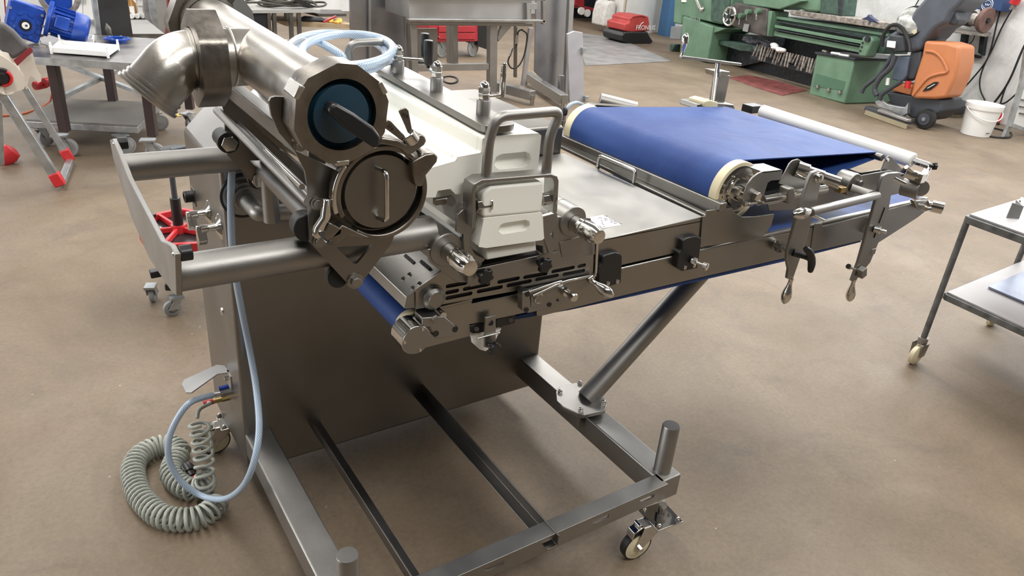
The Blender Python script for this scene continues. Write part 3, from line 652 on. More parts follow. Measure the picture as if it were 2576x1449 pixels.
# --- hanging lever A with crank
YA = 1.085
lev = P('lever', MB().prism(poly([(2037, 447), (2044, 434), (2056, 430), (2066, 436), (2068, 450), (2052, 520), (2030, 600), (2010, 660), (1996, 700), (1981, 702), (1985, 678), (1980, 655), (1981, 635), (2010, 530)], YA), (0, .010, 0)), BLAST, bevel=.002)
P('pivot_nut', MB().lathe(PY(2057, 446, YA), -Y1, [(0, .014), (.003, .014), (.003, .010), (.010, .010), (.013, .005)], 24), CHROME, lev)
grip(PY(1991, 699, YA + .004), PY(1972, 764, YA + .004), .0145, 'handle_grip', lev)
P('lever_shaft', MB().lathe(PY(1954, 617, YR - .002), PY(1997, 637, YA) - PY(1954, 617, YR - .002), [(0, .017), (.025, .017), (.025, .008), (.13, .008)], 24), CHROME, lev)
tp = PY(1998, 636, YA - .002)
P('tee_knob', MB().lathe(tp, V((.5, -.85, -.1)), [(0, .010), (.03, .008), (.045, .010)], 20).tube(smooth([PY(2026, 625, YA - .04), PY(2038, 637, YA - .045), PY(2042, 660, YA - .045), PY(2038, 684, YA - .045)], 4), .009, radii=[.007, .008, .009, .0095, .010, .010, .0105, .0105, .0105, .010, .009, .008, .006]), BLACK, lev, label='black tee knob')
cr = P('crank', MB().tube([PY(2140, 472, YK), PY(2206, 492, YK - .06), PY(2050, 530, YA - .045), PY(2040, 533, YA - .045)], .0115, n=20), BLAST)
grip(PY(2052, 529, YA - .045), PY(1997, 540, YA - .045), .0155, 'handle_grip', cr)
P('crank_pin', MB().tube([PY(2040, 540, YA - .02), PY(2072, 554, YA - .03)], .004), CHROME, cr)
# --- lever B
YB2 = 1.10
lb = P('lever', MB().prism(poly([(2217, 455), (2222, 443), (2236, 436), (2262, 434), (2278, 438), (2250, 448), (2246, 470), (2236, 530), (2215, 600), (2190, 660), (2158, 700), (2152, 712), (2143, 707), (2160, 660), (2180, 590), (2200, 520)], YB2), (0, .010, 0)), BLAST, bevel=.002)
grip(PY(2148, 702, YB2 + .004), PY(2136, 758, YB2 + .004), .0145, 'handle_grip', lb)
P('rail_nut', MB().lathe(PY(2199, 576, YB2), V((.4, -.9, 0)), [(0, .010), (.008, .010), (.008, .012), (.018, .012), (.018, .006), (.034, .006)], 20), CHROME, lb)
P('rail_disc', MB().cyl(PY(2184, 569, YR - .001), PY(2184, 569, YR - .012), .025, n=32), CHROME, lb)
P('stop_block', MB().obox(PY(2189, 630, YB2 + .01), X1 * .012, Y1 * .012, Z1 * .010), BLAST, lb, bevel=.002)
P('stop_block', MB().obox(PY(2168, 685, YB2 - .012), V((.010, 0, .004)), Y1 * .010, V((-.006, 0, .014)), ), BLAST, lb, bevel=.001)
P('stop_screw', MB().cyl(PY(2138, 672, YB2), PY(2165, 684, YB2), .0035).cyl(PY(2134, 670, YB2), PY(2138, 672, YB2), .008), CHROME, lb)
P('scale_slot', MB().bar(PY(2226, 522, YB2 - .0008), PY(2211, 562, YB2 - .0008), .001, .003, up=Y1).bar(PY(2204, 583, YB2 - .0008), PY(2199, 598, YB2 - .0008), .001, .003, up=Y1), CAVITY, lb)

# --- back crank tower
YT = 1.93
tb = PY(1798, 262, YT)
tw = P('adjuster_tower', MB().prism([PY(u, v, YT) for u, v in ((1795, 272), (1810, 186), (1837, 190), (1820, 272))], (0, .03, 0)), STEEL, bevel=.002)
P('adjuster_head', MB().prism([PY(u, v, YT - .02) for u, v in ((1796, 178), (1836, 180), (1836, 190), (1800, 192))], (0, .05, 0)).cyl(PY(1802, 192, YT - .02), PY(1804, 178, YT - .02), .014), STEEL, tw, bevel=.002)
sp0, sp1 = PY(1792, 262, YT - .03), PY(1805, 150, YT - .03)
P('threaded_spindle', MB().lathe(sp0, sp1 - sp0, [(i * .0022, .0058 if i % 2 else .0045) for i in range(int((sp1 - sp0).length / .0022))], 14), CHROME, tw)
P('spindle_collar', MB().cyl(PY(1804, 180, YT - .03), PY(1808, 152, YT - .03), .0085), STEEL, tw)
P('crank_arm', MB().bar(PY(1712, 143, YT - .03), PY(1862, 162, YT - .03), .016, .010), STEEL, tw, bevel=.002)
grip(PY(1714, 145, YT - .03), PY(1727, 83, YT - .03), .0135, 'crank_grip', tw)
P('yellow_foot', MB().prism([PY(u, v, YT - .05) for u, v in ((1771, 270), (1772, 256), (1786, 252), (1806, 257), (1806, 272))], (0, .08, 0)), CREAM, tw, bevel=.003)
P('tower_base', MB().prism([PY(u, v, YT - .04) for u, v in ((1752, 275), (1756, 262), (1800, 258), (1846, 263), (1850, 275))], (0, .09, 0)), STEEL, tw, bevel=.003)
# drive motor tube behind the drum
p, q = PY(1508, 252, 2.02), PY(1600, 275, 1.94)
P('drive_tube', MB().cyl(p, q, .026, n=32), BLAST, bevel=.002)
P('drive_plate', MB().prism([PY(u, v, 1.90) for u, v in ((1488, 270), (1500, 264), (1612, 272), (1604, 285), (1500, 290))], (0, .04, 0)), STEELD)
# air fitting + tiny hose at the left end of the drum
f0, f1 = PZ(1415, 326, zh + .01), None
ft = P('air_fitting', MB().lathe(f0, Z1, [(0, .009), (.01, .009), (.01, .007), (.014, .007), (.014, .0095), (.032, .0095), (.032, .0075), (.036, .0075), (.036, .0085), (.055, .0085)], 20), CHROME)
P('black_nut', MB().lathe(f0 + Z1 * .050, Z1, [(0, .009), (.003, .0115), (.018, .0115), (.024, .008), (.026, .007)], 14), BLACK, ft)
P('small_hose', MB().tube(smooth([f0 + V((.008, 0, .064)), PY(1432, 265, f0.y), PY(1450, 258, f0.y + .02), PY(1468, 265, f0.y + .06), PY(1476, 274, f0.y + .1)], 5), .006), HOSE, ft)

# --- white forming block
YW = 1.15
prof = [(1072, 497), (1068, 440), (1075, 425), (1106, 416), (1148, 404), (1150, 395), (1211, 384), (1214, 350), (1222, 344), (1355, 335), (1362, 341), (1352, 437), (1168, 486), (1146, 489), (1133, 475), (1101, 480), (1096, 496)]
fr_ = poly(prof, YW)
rc = (PY(1290, 404, YW)); rec = slot(rc, PY(1345, 398, YW) - PY(1240, 409, YW), .086, .031)
mb = MB().plate(fr_, [rec], (0, .016, 0)); mb.prism([p + Y1 * .016 for p in fr_], (0, .60, 0))
blk = P('forming_block', mb, POM, bevel=.004, seg=3, label='large white plastic forming block with stepped side')
# parts below the ledge (lighter body between the block and the side frame)
P('lower_body', MB().prism(poly([(1096, 470), (1224, 452), (1340, 440), (1345, 560), (1230, 610), (1180, 585), (1120, 540)], YW + .05), (0, .50, 0)), POM, blk, bevel=.006)
P('hex_bolt', MB().hexn(PY(1135, 507, YW - .01), PY(1118, 508, YW + .06) + Y1 * .0, .010), CHROME, blk)
P('round_pin', MB().bar(PY(1092, 508, YW + .01), PY(1138, 500, YW + .01), .012, .012), STEELD, blk, bevel=.001)
# front small blocks
YS_ = 1.106
up_ = P('press_block', MB().prism(poly([(1222, 480), (1236, 470), (1366, 458), (1369, 464), (1364, 533), (1217, 548), (1214, 540), (1214, 492)], YS_), (0, .06, 0)), POM, bevel=.005, seg=3)
lo_pts = poly([(1217, 549), (1364, 534), (1369, 600), (1364, 604), (1224, 624), (1204, 621)], YS_)
rec = slot(PY(1294, 571, YS_), PY(1340, 563, YS_) - PY(1248, 577, YS_), .074, .0235)
mb = MB().plate(lo_pts, [rec], (0, .012, 0)); mb.prism([p + Y1 * .012 for p in lo_pts], (0, .50, 0))
P('guide_block', mb, POM, bevel=.003, seg=2, label='white trapezoid block with oval recess')
# bracket frame
bo = [(1189, 575), (1188, 482), (1192, 464), (1212, 452), (1386, 438), (1402, 443), (1406, 455), (1402, 534), (1396, 538), (1391, 536), (1395, 462), (1391, 449), (1380, 446), (1222, 460), (1202, 468), (1197, 484), (1198, 575)]
br = P('lift_bracket', MB().prism(poly(bo, YS_ - .004), (0, .036, 0)), BLAST, bevel=.0012)
P('bracket_side', MB().prism(poly([(1152, 540), (1164, 528), (1176, 526), (1176, 482), (1190, 480), (1198, 484), (1198, 575), (1186, 590), (1181, 640), (1168, 640), (1167, 590), (1150, 585)], YS_ + .022), (0, .010, 0)), BLAST, br, bevel=.001)
P('bracket_side', MB().prism(poly([(1366, 545), (1402, 534), (1404, 560), (1385, 590), (1396, 610), (1390, 640), (1380, 636), (1368, 600)], YS_ + .022), (0, .010, 0)), BLAST, br, bevel=.001)
for (u, v) in ((1214, 514), (1377, 499)):
    c = PY(u, v, YS_ + .012); P('hex_bolt', MB().cyl(c - X1 * .016, c + X1 * .012, .0135, n=6, rot=.2), CHROME, br, bevel=.001); P('washer', MB().cyl(c + X1 * .010, c + X1 * .013, .0175), CHROME, br)
P('socket_screw', MB().cyl(PY(1176, 515, YS_ + .02), PY(1176, 515, YS_ + .016), .0085), STEELD, br)
P('lift_handle', MB().tube(fillet([PY(1222, 456, YS_ + .014), PY(1230, 350, YS_ + .014), PY(1250, 293, YS_ + .014), PY(1412, 279, YS_ + .014), PY(1383, 340, YS_ + .014), PY(1373, 443, YS_ + .014)], [0, .03, .035, .022, .02, 0], seg=7), .0098, n=20), BLAST, br, label='rounded grey lifting handle')
# lid plate on top
zl_ = 1.262
lid_pts = fillet([PZ(940, 166, zl_), PZ(1225, 322, zl_), PZ(1306, 310, zl_), PZ(1180, 249, zl_), PZ(1008, 162, zl_)], [.004, .045, .030, 0, .03], seg=8, closed=True)
lid = P('lid_plate', MB().prism(lid_pts, (0, 0, -.014)), STEELD, blk, bevel=.0015)
for (u, v, hu, hv, kind) in ((1002, 183, 1068, 151, 1), (1098, 228, 1077, 172, 1), (1215, 287, 1263, 239, 2)):
    b0 = PZ(u, v, zl_)
    P('stud_post', MB().lathe(b0 - Z1 * .001, Z1, [(0, .0140), (.0285, .0140), (.030, .013)], 28), BLAST, blk)
    P('lock_nut', MB().hexn(b0 + Z1 * .030, b0 + Z1 * .0405, .0118), CHROME, blk, bevel=.0008)
    P('dome_nut', MB().hexn(b0 + Z1 * .0415, b0 + Z1 * .0525, .0118).lathe(b0 + Z1 * .0525, Z1, [(0, .0100), (.004, .0095), (.008, .0075), (.011, .004), (.0115, .001)], 20), CHROME, blk)
    e0 = PZ(hu, hv, zl_ + .034); s0 = b0 + Z1 * .034
    P('crank_arm', MB().bar(s0, e0, .008, .005), CHROME, blk, bevel=.001)
    if kind == 1:
        P('black_grip', MB().lathe(e0, Z1, [(0, .004), (.008, .004), (.008, .0080), (.012, .0092), (.030, .0105), (.055, .0112), (.060, .0105), (.061, .009)], 24), BLACK, blk)
    else:
        P('grip_pin', MB().lathe(e0 - Z1 * .003, Z1, [(0, .0065), (.046, .0065), (.046, .0058), (.060, .0055), (.060, .0045), (.064, .0045), (.066, .0030)], 20), CHROME, blk)

# --- carrying frame: two tubes on X, one cross tube, end plate
zf = 1.055
ut = PZ(310, 423, zf); ft_ = PZ(450, 687, zf)
yU, yF_ = ut.y, ft_.y
fm = P('frame_tube', MB().cyl((.166, yU, zf), (.50, yU, zf), .0305, n=48), BLAST, label='rear horizontal frame tube')
f2_ = P('frame_tube', MB().cyl((.166, yF_, zf), (PY(1085, 600, yF_).x, yF_, zf), .0305, n=48), BLAST, label='front horizontal frame tube')
xd = PZ(640, 402, zf).x
P('cross_tube', MB().cyl((xd + .003, yU, zf), (xd - .003, yF_ + .02, zf), .0235, n=36), BLAST, fm)
P('weld_bead', MB().ring((xd, yU - .0325, zf), (xd, yU - .037, zf), .026, .022), PIPE, fm)
ep = [PX(u, v, .158) for u, v in [(276, 352), (283, 349), (300, 390), (322, 448), (404, 606), (418, 612), (428, 618), (440, 640), (444, 745), (432, 735), (375, 650), (330, 545), (303, 460), (285, 400)]]
epl = P('end_plate', MB().prism(ep, (.009, 0, 0)), BLAST, bevel=.0015, label='tall angled steel end plate')
for (u, v) in ((286, 362), (436, 640)):
    p = PX(u, v, .158); P('rubber_stop', MB().cyl(p + X1 * .009, p + X1 * .026, .0125), BLACK, epl, bevel=.001); P('screw', MB().lathe(p, -X1, [(0, .005), (.002, .003)], 16), CHROME, epl)
# pivot pipe on cabinet
pb = PY(612, 492, YC)
piv = P('pivot_pipe', MB().tube(fillet([pb, V((pb.x, YC - .135, pb.z)), V((pb.x + .115, YC - .16, pb.z))], .012), .0205, n=28), BLAST)
P('pivot_boss', MB().lathe(pb, -Y1, [(0, .052), (.004, .052), (.004, .043), (.026, .041), (.026, .034), (.034, .033), (.034, .026), (.04, .024)], 44), BLAST, piv)
P('seal_ring', MB().ring(pb, pb - Y1 * .005, .056, .050, n=44), RUBBER, piv)
P('riser', MB().cyl((xd, YC - .16, pb.z - .012), (xd, YC - .16, zf - .01), .0185, n=28), BLAST, piv)
# --- filling manifold
zN = .0
n0 = PY(862, 290, 1.075); n1 = PY(528, 58, 1.80)
pd = (n1 - n0).normalized()
mf = P('filling_pipe', MB().cyl(n0 + pd * .035, n1 + pd * .02, .0535, n=64), PIPE, label='thick ground steel filling pipe')
def union_nut(c, ax, ro, ri, t, name, nl=6, rot=0, cd=.10):
    """slotted hexagon union nut: outer hexagon with chamfered corners, round bore"""
    c, ax = V(c), V(ax).normalized(); up = V((0, 0, 1)); e1 = ax.cross(up).normalized(); e2 = e1.cross(ax)
    pts = []
    for k in range(nl):
        a0 = rot + 2 * PI * k / nl
        for dd in (-cd, cd): pts.append(c + e1 * math.cos(a0 + dd) * ro + e2 * math.sin(a0 + dd) * ro)
    hole = circ(c, e1, e2, ri, 48)
    return MB().plate(pts, [hole], ax * t)
nut = P('union_nut', union_nut(n0, pd, .0785, .0555, .050, 'n', 6, .42, .20), CASTN, mf, bevel=.003)
for k in range(3):
    a0 = .42 + 2 * PI * (k * 2 + .1) / 6
    e1 = pd.cross(Z1).normalized(); e2 = e1.cross(pd)
    q = n0 + e1 * math.cos(a0) * .0765 + e2 * math.sin(a0) * .0765; t_ = (-e1 * math.sin(a0) + e2 * math.cos(a0)); r_ = (e1 * math.cos(a0) + e2 * math.sin(a0))
    P('nut_lug', MB().obox(q + pd * .022, t_ * .011, r_ * .0045, pd * .023), PIPE, mf, bevel=.002)
P('plug', MB().lathe(n0 + pd * .02, -pd, [(0, .056), (.004, .0555), (.006, .052), (.004, .050), (.010, .046), (.016, .045), (.0165, .044)], 56), TEAL, mf, label='dark teal plastic plug')
hq = PY(905, 318, n0.y - .034); ha, hb = PY(835, 272, n0.y - .03), PY(955, 362, n0.y - .055)
hd_ = (hb - ha).normalized(); hn = hd_.cross(Y1).normalized()
P('plug_handle', MB().prism([ha - hn * .009, ha - hd_ * .004, ha + hn * .010, ha + hd_ * .03 + hn * .014 , ha + hd_ * .065 + hn * .015, hb + hd_ * -.004 + hn * .010, hb + hd_ * .002, hb - hn * .010, ha + hd_ * .05 - hn * .012], (0, .026, 0)), BLACK, mf, bevel=.005, seg=3, label='black plastic bar handle')
# rear nut
rn = P('union_nut', union_nut(n1, pd, .086, .0535, .045, 'n', 6, .10), CASTN, mf, bevel=.003)
P('rear_liner', MB().lathe(n1 - pd * .012, pd, [(0, .0545), (.0, .062), (.012, .062), (.012, .066), (.02, .066)], 56, cap=False), PIPE, mf)
# side branch with nut and elbow
bc = n0 + (n1 - n0) * ((1.47 - n0.y) / (n1.y - n0.y)); 
P('branch_stub', MB().cyl(bc, bc - X1 * .125, .052, n=56), PIPE, mf)
P('branch_weld', MB().tube(circ(bc - X1 * .052, Y1, Z1, .053, 40), .0018, n=6, closed=True), PIPE, mf)
nb = bc - X1 * .072 - Z1 * .002
P('union_nut', union_nut(nb, -X1, .086, .056, .047, 'n', 6, .52), CASTN, mf, bevel=.003)
mb = MB(); el = []
c0 = nb - X1 * .045; R_ = .0680; cen = c0 - Z1 * R_; A_ = math.radians(46)
for i in range(15):
    t = A_ * i / 14; el.append(cen + V((-math.sin(t) * R_, -.012 * (i / 14) ** 2, math.cos(t) * R_)))
de = V((-math.cos(A_), 0, -math.sin(A_))); el = [c0 + X1 * .02] + el + [el[-1] + de * .046]
eb = P('elbow', MB().tube(el, .0505, n=56, cap=True), PIPE, mf, label='curved open pipe elbow')
ee = el[-1]
P('elbow_ferrule', MB().lathe(ee - de * .014, de, [(0, .0508), (0, .0530), (.005, .0530), (.005, .0515), (.010, .0515), (.010, .0545), (.014, .0545), (.014, .053), (.017, .053), (.017, .0575), (.022, .0575), (.024, .0555), (.024, .046), (.005, .046)], 56, cap=False), PIPE, mf)
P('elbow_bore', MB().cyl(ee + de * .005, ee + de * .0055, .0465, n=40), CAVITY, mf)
mb = MB(); wr_ = random.Random(3)
wl = [c0 + X1 * .004 + (Y1 * math.cos(t) + Z1 * math.sin(t)) * .0530 + V((wr_.uniform(-.0012, .0012), 0, 0)) for t in [2 * PI * i / 90 for i in range(90)]]
P('elbow_weld', MB().tube(wl, .002, n=6, closed=True, radii=[.0016 + wr_.uniform(0, .0012) for _ in wl]), PIPE, mf)
# second, polished cylinder with clamp lid
l0 = PY(957, 482, 1.10)
cy = P('polished_cylinder', MB().cyl(l0 + Y1 * .03, l0 + Y1 * .60, .060, n=64), CHROME, label='polished lower cylinder')
P('flat_spacer', MB().bar(V((.40, 1.15, 1.235)), V((.40, 1.65, 1.235)), .030, .030), STEELD, cy, bevel=.002)
P('clamp_lid', MB().lathe(l0 + Y1 * .02, -Y1, [(0, .0725), (.006, .0725), (.013, .070), (.020, .0655), (.0225, .0640)], 64), STEELD, cy, label='round grey lid with grab handle', ang=25)
P('lid_handle', MB().tube(fillet([PY(948, 423, 1.098), PY(972, 433, 1.068), PY(974, 556, 1.068), PY(950, 548, 1.098)], .012, seg=6), .0042, n=14), CHROME, cy)
def arc_band(c, r0, r1, a0, a1, y0, dy, n=40):
    pts = circ(c, X1, Z1, r1, n, a0, a1) + circ(c, X1, Z1, r0, n, a1, a0)
    return MB().prism([V((p.x, y0, p.z)) for p in pts], (0, dy, 0))
D = math.radians
cl = P('clamp_band', arc_band(l0, .0735, .0825, D(-128), D(32), 1.088, .026), CASTN, cy, bevel=.002)
P('clamp_band', arc_band(l0, .0735, .0825, D(40), D(205), 1.088, .026), CASTN, cy, bevel=.002)
P('clamp_lever', arc_band(l0, .0825, .0900, D(140), D(196), 1.084, .018), CHROME, cy, bevel=.003)
P('clamp_lever_tail', MB().prism(poly([(818, 500), (832, 505), (836, 545), (824, 570), (812, 600), (800, 606), (789, 596), (795, 575), (812, 550)], 1.084), (0, .016, 0)), CHROME, cy, bevel=.004)
P('clamp_jaw', MB().prism(poly([(812, 590), (830, 560), (862, 578), (858, 590), (826, 606)], 1.082), (0, .026, 0)), CASTN, cy, bevel=.002)
P('clamp_jaw', MB().prism(poly([(820, 612), (862, 566), (890, 580), (930, 598), (870, 596), (842, 616), (826, 620)], 1.082), (0, .026, 0)), CASTN, cy, bevel=.002)
P('clamp_ear', MB().prism(poly([(962, 345), (1002, 352), (1022, 362), (1045, 345), (1060, 336), (1070, 342), (1074, 355), (1068, 366), (1040, 386), (1026, 392), (1010, 376), (985, 368), (950, 362)], 1.080), (0, .034, 0)), CASTN, cy, bevel=.003)
P('clamp_ear', MB().prism(poly([(1036, 408), (1070, 388), (1094, 384), (1103, 394), (1100, 408), (1072, 442), (1064, 470), (1046, 470), (1040, 440)], 1.080), (0, .034, 0)), CASTN, cy, bevel=.003)
P('clamp_rod', MB().tube([PY(1068, 398, 1.097), PY(1026, 340, 1.097)], .0052), CHROME, cy)
P('wing_nut', MB().cyl(PY(1040, 356, 1.085), PY(1024, 335, 1.085), .0130), CHROME, cy, bevel=.0015)
P('wing', MB().prism(poly([(1004, 281), (1010, 274), (1022, 271), (1028, 278), (1041, 345), (1030, 340)], 1.083), (0, .004, 0)), CASTN, cy, bevel=.001)
P('wing', MB().prism(poly([(967, 306), (978, 302), (985, 306), (1022, 346), (1016, 358), (968, 322)], 1.083), (0, .004, 0)), CASTN, cy, bevel=.001)
for (u, v) in ((1083, 408), (810, 590), (833, 611)): P('rivet', MB().cyl(PY(u, v, 1.081), PY(u, v, 1.0785), .004), CHROME, cy)
# carrier plates
YP = 1.126
cp = poly([(677, 255), (682, 246), (692, 243), (725, 244), (727, 330), (745, 380), (850, 430), (1000, 430), (1010, 540), (985, 612), (905, 717), (896, 722), (884, 721), (872, 711), (779, 610), (775, 475), (767, 430), (742, 380), (702, 334), (683, 290)], YP)
hole = fillet(poly([(846, 622), (890, 664), (898, 664), (938, 616)], YP), .004, closed=True)
car = P('carrier_plate', MB().plate(cp, [hole], (0, .007, 0)), STEELD, cy, bevel=.001)
cp2 = [p + V((0, .53, 0)) for p in cp]
# the plates are identical, the rear one shifted back
P('carrier_plate', MB().plate(cp2, [[p + V((0, .53, 0)) for p in hole]], (0, .007, 0)), STEELD, cy)
P('rear_ear', MB().prism([n1 + V((.045, -.035, .045)), n1 + V((.062, -.035, .062)), n1 + V((.085, -.035, .03)), n1 + V((.095, -.035, -.04)), n1 + V((.05, -.035, -.06))], (0, .006, 0)), BLAST, mf)
for (u, v, hx) in ((893, 706, 1), (797, 511, 0), (755, 362, 0), (803, 606, 0)):
    c = PY(u, v, YP)
    P('washer', MB().cyl(c + Y1 * .001, c - Y1 * .003, .0150 if hx else .0115), BLAST, cy)
    P('bolt', (MB().hexn(c - Y1 * .003, c - Y1 * .010, .0095) if hx else MB().cyl(c - Y1 * .003, c - Y1 * .008, .0075)), BLAST, cy, bevel=.0008)
# tie rods and bushings
tr = PY(545, 280, YP + .53)
P('tie_rod', MB().cyl(PY(776, 508, YP), PY(546, 278, YP + .53), .0085, n=20), BLAST, cy)
P('tie_rod', MB().cyl(PY(790, 500, YP), PY(600, 312, YP + .53), .0060, n=20), BLAST, cy)
P('tie_rod', MB().cyl(PY(760, 470, YP), PY(640, 352, YP + .42), .0050, n=20), CHROME, cy)
for (u, v, yy) in ((575, 360, 1.62), (650, 452, 1.66)):
    c = PY(u, v, yy); bsh = P('bushing', MB().lathe(c + Y1 * .06, -Y1, [(0, .020), (.045, .020), (.045, .0225), (.06, .0225), (.061, .020)], 36), RUBBER, cy)
    P('hex_bolt', MB().cyl(c + Y1 * .002, c - Y1 * .010, .0175, n=6, rot=.1), CHROME, cy, bevel=.001)
c = PY(790, 590, YP + .01); P('bushing', MB().cyl(PY(762, 560, YP + .05), PY(775, 575, YP + .012), .024, n=36), RUBBER, cy, bevel=.002)
P('bushing', MB().cyl(PY(838, 690, YP + .05), PY(850, 700, YP + .012), .018, n=36), RUBBER, cy, bevel=.002)

# --- left side of the cabinet
for (u, v, wu) in ((514, 531, 0), (541, 566, 0)):
    c = PX(u + 12, v + 4, XL)
    hk = P('wing_tap', MB().lathe(c, -X1, [(0, .034), (.002, .033), (.006, .024), (.012, .011), (.028, .0085), (.030, .0105), (.046, .0105), (.048, .007)], 40), CHROME)
    e = c - X1 * .045
    P('tap_wing', MB().prism([e + V((.010, .008, .008)), e + V((.010, -.004, .010)), e + V((.012, -.012, -.030)), e + V((.010, -.004, -.042)), e + V((.010, .009, -.030))], (-.022, 0, 0)), CHROME, hk, bevel=.002)
c = PX(487, 493, XL)
sk = P('round_socket', MB().lathe(c, -X1, [(0, .022), (.003, .022), (.003, .017), (.024, .017), (.026, .015), (.026, .011), (.02, .011)], 36), BLACK)
P('socket_plate', MB().obox(c - X1 * .001, X1 * .001, Y1 * .024, Z1 * .024), STEELD, sk)
pz = PX(577, 938, XL).z
pdp = [PZ(u, v, pz) for u, v in ((457, 966), (462, 955), (545, 917), (566, 919), (578, 936), (548, 940), (482, 987), (468, 987))]
ped = P('foot_pedal', MB().prism(pdp, (0, 0, -.004)), PLATEM, bevel=.001, label='bare aluminium pedal plate')
P('pedal_nut', MB().hexn(PX(575, 950, XL), PX(575, 950, XL) - X1 * .012, .007), CHROME, ped)
P('pedal_bracket', MB().box((XL - .003, PX(578, 945, XL).y - .02, pz - .05), (XL, PX(578, 945, XL).y + .02, pz)), PLATEM, ped)
# taps for hoses
t1 = PX(584, 982, XL); 
tv = P('ball_valve', MB().hexn(t1, t1 - X1 * .035, .012).cyl(t1 - X1 * .035, t1 - X1 * .06, .007), CHROME)
P('valve_lever', MB().obox(t1 + V((-.022, 0, .016)), X1 * .014, Y1 * .005, Z1 * .005), BLUE, tv, bevel=.001)
P('hose_clip', MB().tube(circ(t1 - X1 * .058, Y1, Z1, .0085, 16), .0015, n=6, closed=True), BLACK, tv)
t2 = PX(575, 1000, XL)
av = P('air_coupling', MB().hexn(t2, t2 - X1 * .02, .009).cyl(t2 - X1 * .02, t2 - X1 * .045, .0075), BRASS)
# lower scraper bracket under the rail
sb = P('scraper_bracket', MB().prism(poly([(1221, 800), (1247, 793), (1248, 870), (1240, 878), (1219, 874)], YR - .018), (0, .006, 0)), BLAST, bevel=.001)
P('plug', MB().cyl(PY(1234, 812, YR - .019), PY(1234, 812, YR - .016), .0066), BLACK, sb)
P('black_bar', MB().prism(poly([(1181, 820), (1219, 808), (1219, 836), (1190, 840), (1181, 834)], YR + .004), (0, .02, 0)).prism(poly([(1248, 802), (1298, 790), (1296, 814), (1248, 826)], YR + .004), (0, .02, 0)), BLACK, sb, bevel=.002)
for (u, v) in ((1199, 828), (1286, 806)): P('screw', MB().hexn(PY(u, v, YR + .004), PY(u, v, YR), .006), CHROME, sb)
P('white_scraper', MB().prism(poly([(1178, 836), (1214, 838), (1250, 822), (1262, 826), (1252, 845), (1240, 870), (1222, 884), (1208, 880), (1192, 866), (1190, 852), (1180, 845)], YR + .012), (0, .012, 0)), WHITEP, sb, bevel=.001)
P('cross_pin', MB().cyl(PY(1200, 852, YR - .02), PY(1257, 837, YR - .02), .0022), CHROME, sb)
star_knob(PY(1240, 872, YR - .03), V((.1, -1, -.1)), .0145, 'star_knob', sb, lobes=5)
P('hang_plate', MB().prism([V((PY(890, 735, YC - .03).x, YC - .03, .66)), V((PY(890, 735, YC - .03).x + .09, YC - .03, .64)), V((PY(890, 735, YC - .03).x + .09, YC - .03, .80)), V((PY(890, 735, YC - .03).x, YC - .03, .80))], (0, .02, 0)), STEELD, bevel=.001)

# ============================================================ HOSES AND CABLES ON THE MACHINE
# braided hose from the valve, down to the floor and up to the cabinet front
hp = [t1 - X1 * .055, t1 + V((-.10, -.02, -.03)), PX(430, 1090, .28) , PX(424, 1140, .27), PX(450, 1200, .28), PX(510, 1247, .31), PX(575, 1250, .35), PX(625, 1210, .385)]
hp = [t1 - X1 * .055] + [PY(u, v, y) for u, v, y in ((480, 1012, 1.86), (445, 1055, 1.85), (424, 1110, 1.84), (428, 1165, 1.83), (460, 1215, 1.82), (510, 1248, 1.80), (565, 1255, 1.70), (610, 1225, 1.60), (638, 1165, 1.56), (652, 1080, 1.60), (645, 980, 1.70), (628, 880, 1.762), (608, 780, 1.760), (592, 690, 1.758), (583, 600, 1.757), (581, 500, 1.757), (584, 430, 1.757), (592, 375, 1.755))]
tag(part('water_hose', MB().tube(smooth(hp, 6), .0088, n=16), HOSE), 'clear braided hose looping down the left corner of the steel cabinet', 'hose')
# coil of hose on top
def ell(cu, cv, ru, rv, rot, z, n=30, a0=0, a1=2 * PI, dz=0):
    o_ = []
    for i in range(n + 1):
        t = a0 + (a1 - a0) * i / n; x_, y_ = ru * math.cos(t), rv * math.sin(t); cr_, sr_ = math.cos(rot), math.sin(rot)
        o_.append(PZ(cu + x_ * cr_ - y_ * sr_, cv + x_ * sr_ + y_ * cr_, z + dz * i / n))
    return o_
hz = 1.275
cp_ = []
cp_ += ell(868, 128, 128, 43, .02, hz, 26, PI * .62, PI * 2.62, .012)
cp_ += ell(850, 132, 122, 48, .08, hz + .02, 26, PI * .64, PI * 2.62, .012)
cp_ += ell(874, 126, 114, 40, -.03, hz + .04, 26, PI * .64, PI * 2.62, .012)
cp_ += [PZ(935, 190, hz + .01), PZ(960, 230, hz - .1)]
coil = thing('hose_coil', PZ(868, 128, hz), 'clear light blue braided hose coiled on top behind the thick filling pipe', 'hose')
part('hose', MB().tube(smooth(cp_[:-2], 3), .0095, n=14), HOSE, coil)
part('hose_end', MB().tube(smooth([PZ(800, 105, hz + .03), PZ(825, 118, hz + .03), PZ(858, 140, hz + .02), PZ(864, 158, hz), PZ(862, 175, hz - .03)], 5), .0095, n=14), HOSE, coil)
part('cable_tie', MB().tube(circ(PZ(748, 122, hz + .03), V((.7, .0, .3)).normalized(), V((.1, -.3, .9)).normalized(), .024, 24), .0018, n=6, closed=True).tube([PZ(722, 101, hz + .05), PZ(706, 103, hz + .05)], .0015, n=6), WHITEP, coil)
# steel handle rod seen behind the coil
P('rear_handle', MB().tube(fillet([PY(886, 185, 1.74), PY(872, 110, 1.74), PY(975, 104, 1.74), PY(1000, 190, 1.74)], .03, seg=6), .009, n=16), BLAST)

